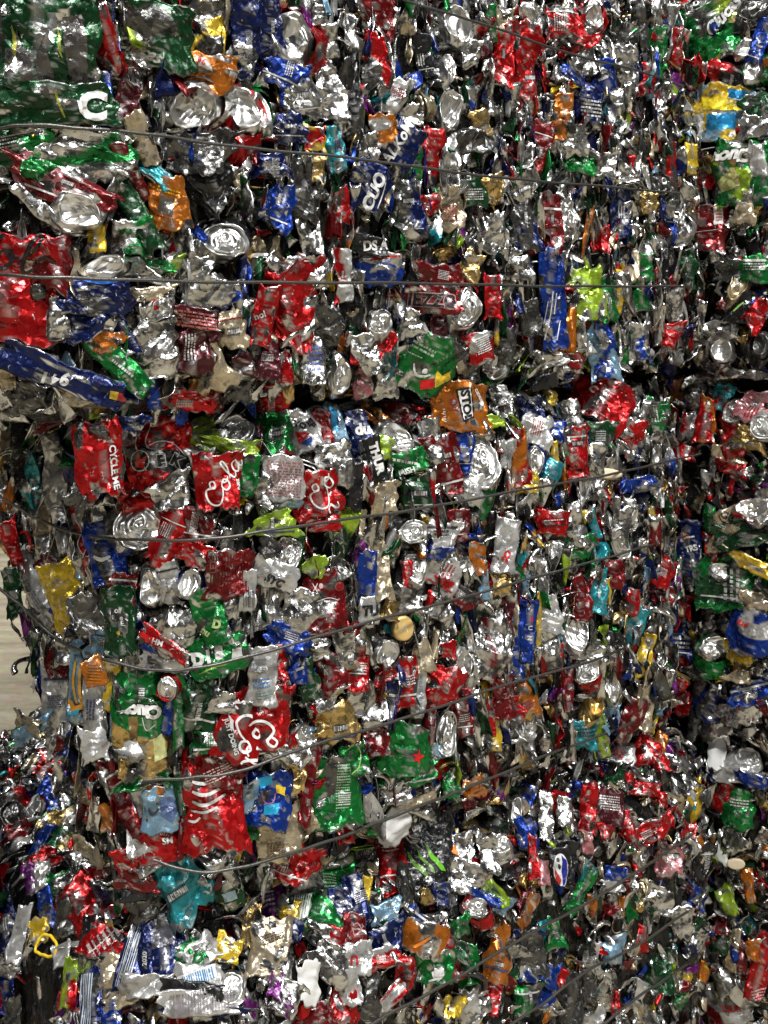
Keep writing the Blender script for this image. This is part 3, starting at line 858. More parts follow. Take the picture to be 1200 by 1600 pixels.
470 590 130 50 -12 C k #ncap | black lettered rim under the spiky foil
215 680 50 110 8 C r | small red fold beside the white-silver wall
20 640 60 260 0 C b | blue wall along the side of the bright blue wall
630 640 70 130 -15 C y | yellow blade scrap under the second turquoise crumple
780 590 120 170 0 C N | navy foil wall near the bale corner
800 440 90 110 0 C r | red and pink bulging scrap near the bale corner
800 700 100 80 0 C r | red foil with white specks near the bale corner
800 890 90 110 0 C r | bright red can bottom half at the bale corner
790 810 60 60 0 C r | tiny red block above the bright red bottom half
260 820 60 210 3 S R | dark red upright strip below the sixth wire
350 740 120 110 0 E s | silver crumpled lid above the gold can end
400 880 100 170 -8 D d | gold round can end with silver edge
475 830 70 140 0 E s | narrow silver end beside the gold can end
415 1030 60 220 5 C l | leaf green narrow strip under the gold can end
330 1040 140 130 0 C t | shiny turquoise wall below the gold can end
465 960 80 90 0 C c | pale blue and yellow scrap beside the leaf green strip
90 990 150 170 0 E s | round silver lid with square rings near the sixth wire
60 880 110 170 25 C do | gold and red curled foil at the end of the sixth wire
20 930 90 130 0 C r | bright red and yellow scrap beside the gold curled foil
550 980 110 200 -30 C R | dark red slanting wall crossed by the seventh wire
490 1130 150 100 0 C w #p50 | white can wall with red numerals
640 1130 160 120 -10 C r | red crumple with gold fold beside the red numerals
690 1090 60 120 -15 C o | amber upright fold on the red crumple
800 1020 100 120 0 C N | navy mottled foil at the bale corner
740 740 80 90 0 C n | small green foil near the bale corner
610 740 60 60 0 C y | small yellow crumb under the navy foil
620 910 80 190 0 C e | pale yellow-white crumple in the seventh wire's path
1050 30 170 100 22 C e #gb3 | beige label wall with dark monogram on a green can
1090 90 260 120 22 C G #tz | dark green can lying slanted on the right bale
1140 20 120 110 0 D s | silver can base at the frame edge over the slanted green can
930 30 60 110 0 C n | green scrap with brown tip beside the bale corner
1010 130 180 70 22 C e | beige lower label on the slanted green can
930 170 50 120 0 C r | red plastic cap beside the bale corner
985 270 120 80 0 D s | silver oval can end above the big green can on the right bale
1060 340 330 210 0 C nG | big green can wall on the right bale
1130 250 190 60 -20 C y | bright yellow curved fold over the big green can
1150 420 130 70 -8 C e | silver beige end under the big green can
1120 560 200 190 0 C wb #rdb | silver and blue can with red script on the right bale
1060 660 110 90 0 C y | yellow crumple under the silver and blue can
940 630 150 130 10 D s | round grey silver end left of the yellow crumple
920 740 180 70 20 C g | dark grey flat shell under the round grey end
1120 850 190 90 20 C b | blue and silver flattened can low on the right bale
1080 930 220 110 30 C s | silver shell with pink edge under the blue flattened can
930 900 110 130 -20 C N | dark navy crumple on the right bale
950 990 130 120 20 C s | silver curled shells under the dark navy crumple
1020 1070 120 100 0 D s | rounded silver end under the silver curled shells
960 1130 90 140 0 P w | white torn paper scrap on the right bale
1110 1150 130 110 0 D w | polished domed can base at the frame edge
1060 770 110 50 0 C e | beige fold on the right bale below the yellow crumple
870 900 60 330 -12 S g | dark upright grey strip in the corner between bales
@ 0 1200
70 210 135 150 0 E g | grey open can top lying on the far left bale
165 180 80 130 -25 D wr | small round end with red marks beside the grey open can top
70 300 110 80 0 C R | dark red can body below the grey open can top
270 140 180 190 -25 C b #woi | blue sparkling foil with white letters on the lowest bale
320 160 80 80 0 C s | silver scrap lying on the blue sparkling foil
160 90 90 40 -25 S c | turquoise sliver above the blue sparkling foil
190 30 100 70 -25 C rw | red and white fold at the top of the lowest bale
240 230 50 110 -30 S c | light blue curved strip beside the mottled green can
195 340 60 150 -35 S b | blue slanting edge left of the mottled green can
310 310 250 190 -12 C nd #mot | mottled green and gold can with a white mark
430 400 200 60 -28 C e | cream folded lip under the mottled green can
390 130 60 200 10 C r | red and gold streaked strip above the orange cap
490 210 84 74 0 X o | orange plastic bottle cap half buried in foil
510 250 70 80 0 C o | deep orange fold under the orange bottle cap
570 140 90 330 30 C R | dark red slanting wall beside the orange bottle cap
680 30 210 110 0 C n | green foot of the lettered hill can
720 95 90 30 -22 C o | orange flat chip above the lilac-grey wall
760 190 160 170 -5 C c #smile | lilac-grey smooth can wall with a dark curved mark
650 230 110 300 5 C w | white crumpled can side with creases
740 320 200 200 -12 C r #sm | red can wall with barcode and small white letters
700 400 90 150 15 C w | smooth white panel below the red barcode wall
1000 150 260 400 0 C r #stripes | tall red can with white curved stripes
1000 350 210 210 8 D s | large round silver can bottom with folded centre
1040 20 190 110 -20 C R #ingr2 | dark red can wall with lines of small pale text
870 230 50 350 -5 S R | thin dark red wall left of the tall striped can
840 100 50 220 8 S G | narrow olive green strip near the tall striped can
1160 140 90 130 0 C c | glassy blue wall right of the tall striped can
1170 280 80 100 0 C n | green and brown scrap beside the large round bottom
860 530 220 300 25 C t #teal | large teal foil wall spreading downward
1080 590 120 140 20 C G #tealgr | dark green and pale folded wall beside the teal foil
1010 700 90 170 15 E g | silver folded end beside the dark green and pale wall
1080 640 1 1 0 C s | -
450 480 270 190 -15 C sr | broad silver can with fine folds and pink stain
590 430 110 90 0 C r | small red crumple above the pink foil
640 520 170 90 -10 C R | dusky pink-red foil beside the broad silver can
400 660 150 260 28 C r | pink-red twisted can wall under the broad silver can
190 450 150 90 20 C r | bright red strip near the left edge of the lowest bale
150 520 80 110 0 C v | lilac and white scrap near the left edge of the lowest bale
200 500 70 110 0 C w #spiral | white scrap with spiral mark beside the lilac scrap
270 540 80 90 0 C n | small green fold under the bright red strip
215 660 80 160 15 C b | steel blue curved shell above the yellow plastic ring
310 700 90 150 10 C g | grey pink shell beside the steel blue shell
640 590 120 60 5 C k #blk | black lettered rim under the pink foil
690 640 160 120 20 C g | dark silver shell with black edge under the black rim
540 640 120 100 0 C rp | rosy crumpled foil beside the black rim
500 820 230 120 -28 C rk #grid | dark red can wall with a grid of outlined squares
460 610 50 90 0 S k | small black oval ring above the rosy crumple
400 790 60 170 -20 S k | black thin shell beside the dark red grid wall
630 870 110 290 -18 C N #lines | slate blue can wall with white vertical pinstripes
760 850 180 290 0 C N #navyz | deep blue shiny can wall with grey smears
680 1020 230 90 -4 C w | white crumpled foot of the pinstriped can
890 880 110 130 35 C n | green smooth triangle wall beside the deep blue can
950 870 170 130 35 C w | white curved wall over the green triangle
1060 860 120 120 -15 C y | bright yellow crumpled scrap near the striped label
850 700 40 60 0 C y | tiny yellow square near the teal foil
790 710 60 120 15 C b | blue strip along the teal foil
930 980 190 100 -8 C w #bar3 | white label with blue vertical bars on a black can
900 1050 260 80 -10 C k #ital | black can edge with white stroke marks
1080 1020 160 160 0 D s | round crinkled silver base near the striped label
940 1100 330 90 -5 C w #fine | long white can wall with fine vertical lines
950 1140 330 40 -8 C N | navy curved band under the finely lined wall
430 1110 100 260 5 C N #lines2 | second pinstriped slate blue wall at the bottom edge
520 1170 90 90 0 C b | bright blue foil at the bottom edge
500 970 150 130 0 C e | cream crumpled scrap under the dark red grid wall
580 1070 190 70 15 C e | olive cream fold under the white crumpled foot
440 890 150 80 25 C s | silver-white edge fold under the dark red grid wall
330 1010 90 190 -8 C rl | red and green mottled strip at the lowest bale's left edge
290 880 90 90 0 C w | pale scrap above the red and green mottled strip
1170 740 70 200 -10 C d | satin gold curved wall beside the yellow scrap
660 750 60 50 0 C s | small silver nugget above the pinstriped wall
30 700 90 250 8 C N | dark blue curved wall on the far left bale
90 780 80 240 -12 S w | white curved rim on the far left bale
40 880 110 140 0 C ws | white folded shell with yellow print on the far left bale
30 1040 80 200 0 C rb | red and blue mottled wall low on the far left bale
60 1150 80 120 0 C g | grey striped wall at the bottom of the far left bale
180 765 90 90 0 C y | bright yellow plastic cap holding the ring
@ 400 1200
60 150 200 230 -10 C b #cyanmap | blue and yellow patterned can wall
170 50 110 130 0 C d | golden foil lip above the green upright can
370 110 240 270 0 C n #fine2 | green upright can wall with fine print block
240 80 80 330 -5 S R | dark red strip left of the green upright can
380 220 220 50 -30 S s | silver rim under the green upright can
110 290 190 200 0 C e #ben | beige brown folded can with small printed lines
200 270 160 120 30 C e | upper tan fold joined to the beige folded can
90 380 90 110 0 C e | lower beige printed tip above the red wall
160 440 230 150 -22 C r | bright red slanting can wall beside the big green can
310 560 260 420 -6 C n #perk | big green can with large white letters near the sixth wire
200 640 100 200 -12 C nw #gbar | green wall with fine white lines beside the big green can
50 640 150 180 5 C v | rich purple smooth can wall
85 590 40 150 15 S b | small blue splash-shaped strip on the purple wall
60 840 170 240 -10 C e #gln | tan can wall with small boxes and fine text
170 700 100 110 10 C y | golden crumple beside the purple wall
140 640 70 90 0 C w #c8 | white lettered scrap between the purple wall and green lines
415 290 70 110 10 C r #kn | small red scrap with white letters near the sixth wire
640 270 190 140 30 P w | white folded paper label tucked under the wire
555 270 90 90 0 C n | pale green fold attached to the white paper label
740 190 230 50 -25 S s | long silver rim along the wire above the black can
800 380 260 280 10 C k #claw | black can with three bright green claw-like strokes
620 420 130 320 10 C r | red crumpled can left of the claw-marked black can
510 440 90 190 -8 C s | silver twisted fold by the red crumpled can
715 610 70 160 10 D g | grey curved can bottom under the red crumpled can
560 80 1 1 0 C s | -
910 80 80 120 0 C n | bright green small scrap above the sixth wire
1020 90 90 90 10 C o | orange brown scrap above the sixth wire
720 30 260 90 0 C n | light green foot of the red-starred green can
660 120 130 90 0 C s | silver fold above the white paper label
915 240 80 180 -5 C N #rb | blue can wall with yellow and red tip beside the black can
900 360 60 140 22 C k #ob | black strip with orange print beside the claw-marked can
965 400 110 150 10 C s | silver fold right of the orange printed strip
980 520 160 120 -15 C s | crumpled silver mass under the silver fold
1085 400 90 140 0 C s | bright silver crinkles beside the polished dome
1145 350 150 140 0 D s | polished silver domed base with a wide rim
800 600 60 60 0 C d | small amber cube-like scrap
870 590 80 90 0 C N #blg | black-blue folded wall under the black can
470 620 110 180 25 C N | navy glossy crumple beside the big green can
400 660 90 160 0 C N | navy upright foil along the big green can
520 570 40 110 0 S y | yellow sliver near the silver twisted fold
610 680 130 90 10 C c | pale blue-grey shell in the middle of the lowest bale
460 750 110 110 0 C R #q6 | dull red scrap with a pale loop
380 790 70 80 0 C r | red crumb below the foot of the big green can
320 770 170 60 -20 S s | silver rim at the foot of the big green can
745 740 130 130 -30 C b | bright blue can wall beside the orange and silver can
790 800 190 130 -20 C so #kry | silver and orange can wall with dark letters
890 790 50 100 20 C r | small red bar beside the orange and silver can
620 800 150 110 25 C N | blue crumple under the pale blue-grey shell
840 930 170 120 -5 C n #sprit2 | green can wall with bold white marks near the bottom wire
920 830 190 70 -30 S G | olive green slanting fold above the bold-marked green can
930 920 60 110 10 C r | red smooth block beside the bold-marked green can
1000 920 90 150 0 C n | bright green faceted wall beside the red smooth block
960 740 90 80 20 C n | small dark green wedge in the lowest bale
1040 650 130 90 -10 E s | silver ring end above the faceted green wall
1140 860 120 230 -15 C o | crushed orange can near the bottom wire
1150 640 90 70 -20 C c | turquoise and yellow mixed scrap
530 840 1 1 0 C s | -
480 890 130 120 0 C w #u | white silver scrap with a red letter U
590 890 180 90 10 C rw | red and white torn wall beside the letter U scrap
700 970 90 130 0 C r | bright red block crumple above the bottom wire
245 1010 110 160 0 P w | white matte crumpled scrap near the bottom
340 900 180 130 -30 C s | silver shell above the white matte scrap
140 1080 140 120 -20 C s | silver crumple beside the violet scraps
150 1110 50 90 -20 C v | small violet scrap near the bottom
90 1020 60 90 -20 C v | darker violet scrap near the bottom
440 1030 90 130 20 C w | white folded strip near the bottom
520 1080 120 180 0 C g | smooth grey flap near the bottom
410 1120 130 140 -10 C r | red crumpled can at the bottom edge
280 1150 150 90 0 C R | darker red wall at the bottom edge
620 1090 180 60 38 C wr #hh | white and red slanting wall under the bottom wire
925 1120 90 80 0 C y | yellow bent scrap near the bottom edge
1000 1150 150 100 0 C s | silver shell with wide folds at the bottom edge
1000 1090 90 100 0 C w | white box-like scrap at the bottom
1110 1080 70 120 0 C r | small red block scrap under the orange can
90 920 140 160 0 C s | silver shell below the tan can wall
190 760 70 100 0 C N | black-blue scrap below the golden crumple
1000 460 1 1 0 C s | -
1060 600 180 40 -20 C b | slim blue line of foil under the silver mass
1120 590 140 60 -35 C nl | slanting pale green and olive blade
@ 800 1200
360 190 80 190 0 C r | bright red upright shell beside the maroon mass
460 190 160 150 0 C m | dark maroon mass of crushed foil
650 300 230 80 25 C r | long red can lying slanted in the crushed foil
540 270 70 130 30 S r | pink-red strip above the long slanted red can
990 130 60 140 -30 C r | red slanting scrap left of the green square wall
1065 190 120 150 0 C n | bright green squarish can wall on the right bale
560 310 90 60 -40 C r | small pink-red flap joined to the long slanted red can
440 300 70 60 0 C r | small bright red scrap left of the long slanted red can
355 350 50 90 0 C p | pinkish red chip above the black can with round emblem
225 460 110 150 0 C k #peps | black can wall with a round red white and blue emblem
265 440 70 160 0 C k | black right side of the round emblem can
100 420 50 180 0 S r | thin red strip left of the round emblem can
145 490 60 100 0 C p | pale peach scrap beside the round emblem can
60 130 90 110 0 C b | blue wall beside the silver round end
20 200 70 160 0 D s | silver round end cut by the blue wall
70 310 110 110 -10 C b | royal blue wall in the left part
160 220 60 190 0 C s | upright silver shell with grey shine
320 580 60 210 -35 C n | bright green strip slanting over the seventh wire
490 500 110 60 0 C b | bright blue foil strip
470 550 130 50 0 S w | white silver strip under the bright blue foil strip
75 670 50 150 -30 C o | orange folded strip beside the seventh wire
200 780 80 120 0 C n | small green crumple under the seventh wire
510 640 30 70 -10 C o | tiny orange oval chip
690 620 150 110 -10 C s | silver-white crumple in the right part of the lowest bale
870 610 90 90 -20 C b | blue and white speckled wall
1010 620 70 110 30 C l | leaf-like pale green scrap on the lowest right bale
800 720 100 120 0 C s | silver white shell with lime edge
610 800 50 110 0 C r | small red block with white top under the wire
470 850 130 100 15 C c | steel blue three-cornered flap
370 880 80 110 -20 C w | white three-cornered flap beside the steel blue flap
560 890 60 90 0 C e | beige folded scrap under the steel blue flap
90 850 120 170 0 C g | dark grey smooth wall with silver back
80 950 100 80 0 C wb | silver wall with blue band and dark marks
160 970 110 100 -15 C b | bright blue can wall crossing the bottom wire
230 980 60 70 -30 C r | small red fold beside the bright blue wall
160 1050 90 100 0 C b | lower bright blue wall at the bottom wire
60 1080 130 120 0 C n | sparkling green ball of foil
270 1110 140 230 0 C gk | dark slate smooth panel at the bottom edge
360 1000 80 150 0 C g | grey silver upright wall above the slate panel
370 1170 110 80 0 C w | pale crumpled foil at the bottom edge by the slate panel
490 1100 35 90 -5 C r | short red stick-like scrap near the bottom
600 1050 50 90 -20 C w | white knotted scrap near the bottom
690 950 130 150 0 C G | dark green speckled crumple
810 990 60 60 0 C y | yellow crumpled bit beside the dark green crumple
790 1090 60 60 0 C n | small bright green foil bit near the bottom
990 800 80 120 -20 C G | dark green panel on the lowest right bale
980 730 60 80 0 C R | dark red chip above the dark green panel
960 910 100 240 25 C s | long silver folded wall on the lowest right bale
1040 850 50 170 -10 C e | cream upright folded strip on the lowest right bale
1080 890 40 130 0 C R | dark red upright strip on the lowest right bale
1165 930 80 270 -15 C r #grcc | red can hanging over the grey floor at the frame edge
1150 850 90 90 0 C o | orange chip crumple at the frame edge
990 1090 190 170 30 C wR #brl | crushed can of white and dark red folds near the floor
1030 1040 90 60 20 C r | red edge fold above the floor
1110 550 50 130 10 C o | orange and red stained shell at the right
1050 450 80 46 8 X e | white plastic cup rim on the lowest right bale
990 390 70 110 -10 P w | white torn paper hanging over the cup rim
1030 330 120 110 30 C s | silver wing-shaped shell on the right bale
1130 60 130 60 0 C b | blue and white wall under the polished domed base
950 30 90 50 0 C N | navy scrap left of the blue and white wall
1050 30 180 70 10 C w | silver-white twin walls below the polished domed base
890 440 110 140 0 C k | matte black crumpled wall near the bale corner
740 430 130 120 0 C p | magenta speckled foil under the small pink-red chip
830 290 70 60 0 C r | small pink-red chip near the bale corner
860 350 80 40 20 C o | brown-orange flat chip near the bale corner
700 150 60 60 0 C r | small red chip in the silver debris
630 100 130 60 0 C r | crumbled red foil near the top of the lowest bale
250 200 80 110 20 C s | pale silver twist near the bright red upright shell
"""
# ---------------------------------------------------------------- reading the list of pieces
rows = []
ox = oy = 0
for ln in CAT.strip().splitlines():
    if ln.startswith('@'):
        ox, oy = map(int, ln[1:].split()); continue
    a, lab = ln.split('|'); a = a.split(); lab = lab.strip()
    if lab == '-': continue
    x, y, w, h, rot = map(float, a[:5])
    rows.append(dict(x=ox + x / 3, y=oy + y / 3, w=w / 3, h=h / 3, rot=rot, K=a[5], c=a[6], key=a[7][1:] if len(a) > 7 else None, label=lab, area=w * h / 9))
def frame(px, py, rot, rng, K, w, h):
    loc, n, bi = ray(px, py)
    tc = (EYEV - loc).normalized()
    nn = Vector((n.x, n.y, n.z * .6))
    k = .45 if K in 'ED' else .5
    jit = .30 if K in 'ED' else .7 if K == 'X' else (.22 if K == 'S' else .12)
    N = (nn.normalized() * (1 - k) + tc * k + Vector(rng.normal(size=3)) * jit * .5).normalized()
    if K in 'ED': N = (N + Vector((0, 0, .26))).normalized()
    X = Vector((0, 0, 1)).cross(tc); X = X.normalized() * -1 if X.dot(Vector((1, 0, 0))) < 0 else X.normalized()
    X = (X - N * X.dot(N)).normalized(); Y = N.cross(X)
    if Y.z < 0: Y = -Y; 
    c, s = math.cos(math.radians(rot)), math.sin(math.radians(rot))
    X2 = X * c + Y * s; Y2 = -X * s + Y * c
    return loc, N, X2, Y2, tc
def mat4(loc, X, Y, N):
    return Matrix(((X.x, Y.x, N.x, loc.x), (X.y, Y.y, N.y, loc.y), (X.z, Y.z, N.z, loc.z), (0, 0, 0, 1)))

# ---------------------------------------------------------------- lettering and pictures printed on the cans
def text_mesh(txt, size, rot, X, Y, bold=0.0, ital=0.0, sx=1.0):
    cu = bpy.data.curves.new('t', 'FONT'); cu.body = txt; cu.size = size; cu.align_x = 'CENTER'; cu.align_y = 'CENTER'
    cu.offset = bold * size; cu.shear = ital; cu.resolution_u = 3
    o = bpy.data.objects.new('t', cu); C.objects.link(o)
    dg = bpy.context.evaluated_depsgraph_get(); me = o.evaluated_get(dg).to_mesh()
    bm = bmesh.new(); bm.from_mesh(me); o.evaluated_get(dg).to_mesh_clear()
    bpy.data.objects.remove(o); bpy.data.curves.remove(cu)
    a = math.radians(rot)
    for v in bm.verts:
        x, y = v.co.x * sx, v.co.y
        v.co = Vector((X + x * math.cos(a) - y * math.sin(a), -(Y) + x * math.sin(a) + y * math.cos(a), 0))
    return bm          # picture coordinates, y up (negated)
def poly_mesh(pts, jag=.9):
    rg = random.Random(int(pts[0][0] * 13 + pts[0][1])); q = []
    for i, a in enumerate(pts):
        b = pts[(i + 1) % len(pts)]; L = math.dist(a, b); k = max(1, int(L / 4.5))
        for j in range(k):
            f = j / k; g = jag * min(1, L / 9) if j else 0
            q.append((a[0] + (b[0] - a[0]) * f + rg.uniform(-g, g), a[1] + (b[1] - a[1]) * f + rg.uniform(-g, g)))
    pts = q
    bm = bmesh.new(); vs = [bm.verts.new((x, -y, 0)) for x, y in pts]
    bm.faces.new(vs); bmesh.ops.triangulate(bm, faces=bm.faces[:]); return bm
def line_mesh(pts, wd):
    bm = bmesh.new(); p = [Vector((x, -y)) for x, y in pts]
    L = []
    for i, a in enumerate(p):
        d = (p[min(i + 1, len(p) - 1)] - p[max(i - 1, 0)]); d = d.normalized() if d.length > 0 else Vector((1, 0)); q = Vector((-d.y, d.x))
        ww = wd * (.55 + .45 * math.sin(math.pi * (i + .5) / len(p))) if wd > 0 else -wd
        L.append((bm.verts.new((*(a + q * ww / 2), 0)), bm.verts.new((*(a - q * ww / 2), 0))))
    for i in range(len(L) - 1): bm.faces.new((L[i][0], L[i][1], L[i + 1][1], L[i + 1][0]))
    return bm
def smooth_line(pts, k=5):
    P = np.array(pts, float); out = []
    for i in range(len(P) - 1):
        p0, p1, p2, p3 = P[max(i - 1, 0)], P[i], P[i + 1], P[min(i + 2, len(P) - 1)]
        for j in range(k):
            t = j / k
            out.append(.5 * ((2 * p1) + (-p0 + p2) * t + (2 * p0 - 5 * p1 + 4 * p2 - p3) * t * t + (-p0 + 3 * p1 - 3 * p2 + p3) * t ** 3))
    out.append(P[-1]); return [tuple(q) for q in out]
SCRIPT = {   # flowing hand-script strokes, unit height 1, y up
 'C': ([(.75, .62), (.62, .80), (.78, 1.0), (.95, .86), (.78, .66), (.40, .95), (.10, .70), (.05, .32), (.30, .02), (.72, .10), (1.0, .30)], 1.0),
 'o': ([(.30, .50), (.05, .38), (.05, .10), (.28, .02), (.45, .22), (.38, .48), (.24, .42), (.40, .30), (.62, .36)], .6),
 'c': ([(.45, .44), (.30, .52), (.08, .36), (.08, .10), (.30, .02), (.55, .18)], .5),
 'a': ([(.45, .46), (.22, .50), (.05, .25), (.15, .02), (.40, .20), (.48, .48), (.44, .10), (.55, .02), (.70, .16)], .62),
 'l': ([(.02, .20), (.35, .62), (.42, .98), (.28, 1.02), (.18, .60), (.18, .12), (.30, .01), (.48, .18)], .42),
 '-': ([(.05, .32), (.30, .38)], .35), ' ': ([], .3)}
def script_lines(txt, X, Y, size, rot):
    out = []; x = 0; tot = sum(SCRIPT[c][1] for c in txt); a = math.radians(rot)
    for c in txt:
        st = SCRIPT[c][0]
        if st:
            p = smooth_line(st, 4); q = []
            for (u, v) in p:
                lx = (x + u + .18 * v - tot / 2) * size; ly = (v - .5) * size
                q.append((X + lx * math.cos(a) - ly * math.sin(a), Y - lx * math.sin(a) - ly * math.cos(a)))
            out.append(q)
        x += SCRIPT[c][1]
    return out
WH = (.74, .74, .72, 0); BK = (.012, .012, .014, 0); RE = (.55, .01, .012, 0); YE = (.8, .55, .03, 0)
def spec_meshes(sp):
    k = sp[0]
    if k == 't':
        _, txt, X, Y, size, rot, col = sp[:7]; st = sp[7] if len(sp) > 7 else {}
        if st.get('o'): yield text_mesh(txt, size, rot, X, Y, st.get('b', .02) + .05, st.get('i', 0), st.get('sx', 1)), st['o'], 0
        yield text_mesh(txt, size, rot, X, Y, st.get('b', .02), st.get('i', 0), st.get('sx', 1)), col, 2
    elif k == 'p': yield poly_mesh(sp[1]), sp[2], sp[3] if len(sp) > 3 else 0
    elif k == 'l': yield line_mesh(smooth_line(sp[1]), sp[2]), sp[3], 1
    elif k == 's':
        for q in script_lines(*sp[1:6]): yield line_mesh(q, sp[6] * .8), sp[7], 1
    elif k == 'el':
        _, X, Y, a, b, rot, col, lay = sp; r = math.radians(rot)
        yield poly_mesh([(X + a * math.cos(t) * math.cos(r) + b * math.sin(t) * math.sin(r), Y - a * math.cos(t) * math.sin(r) + b * math.sin(t) * math.cos(r)) for t in [i * math.pi / 12 for i in range(24)]]), col, lay
    elif k in ('rows', 'bars'):
        _, X, Y, w, h, rot, n, col = sp; r = math.radians(rot); rg = random.Random(int(X * 7 + Y))
        bm = bmesh.new()
        for i in range(n):
            if k == 'rows':
                y = -h / 2 + h * (i + .5) / n; x = -w / 2
                while x < w / 2:
                    l_ = rg.uniform(.05, .16) * w
                    _q(bm, X, Y, r, x, y - h / n * .25, min(x + l_, w / 2), y + h / n * .25); x += l_ + rg.uniform(.02, .05) * w
            else:
                x = -w / 2 + w * (i + rg.uniform(.1, .4)) / n
                _q(bm, X, Y, r, x, -h / 2, x + w / n * rg.uniform(.25, .65), h / 2)
        yield bm, col, 1
def _q(bm, X, Y, r, x0, y0, x1, y1):
    f = lambda x, y: (X + x * math.cos(r) + y * math.sin(r), -(Y - x * math.sin(r) + y * math.cos(r)), 0)
    bm.faces.new([bm.verts.new(f(*p)) for p in ((x0, y0), (x1, y0), (x1, y1), (x0, y1))])
def decals(specs, row, P, Qd, m_px, rng):
    """lay the printed shapes on the folded wall: returns V, T, col"""
    bv = BVHTree.FromPolygons([Vector(p) for p in P], [tuple(int(i) for i in q) for q in Qd])
    c, s = math.cos(-math.radians(row['rot'])), math.sin(-math.radians(row['rot']))
    VV, TT, CC = [], [], []; nb = 0
    for sp in specs:
        for bm, col, lay in spec_meshes(sp):
            bmesh.ops.triangulate(bm, faces=bm.faces[:])
            for _ in range(5):
                es = [e for e in bm.edges if e.calc_length() > 3.2]
                if not es or len(bm.faces) > 9000: break
                bmesh.ops.subdivide_edges(bm, edges=es, cuts=1)
                bmesh.ops.triangulate(bm, faces=bm.faces[:])
            bm.verts.ensure_lookup_table()
            co = []; ok = []
            for v in bm.verts:
                dx, dy = v.co.x - row['x'], v.co.y + row['y']
                lx, ly = (dx * c - dy * s) * m_px, (dx * s + dy * c) * m_px
                h = bv.ray_cast(Vector((lx, ly, .3)), Vector((0, 0, -1)))
                if h[0] is None: co.append((0, 0, 0)); ok.append(False)
                else:
                    co.append(tuple(h[0] + Vector((0, 0, 1)) * (.0005 + .0004 * lay))); ok.append(True)
            tt = []
            for f in bm.faces:
                ids = [v.index for v in f.verts]
                if all(ok[i] for i in ids):
                    zs = [co[i][2] for i in ids]
                    if max(zs) - min(zs) < 5 * m_px: tt.append([i + nb for i in ids] + [ids[2] + nb])
            if tt:
                VV += co; TT += tt; CC += [col] * len(co); nb += len(co)
            bm.free()
    return VV, TT, CC
DARK = (.012, .012, .014, 0); GR = (.02, .20, .05, .2)
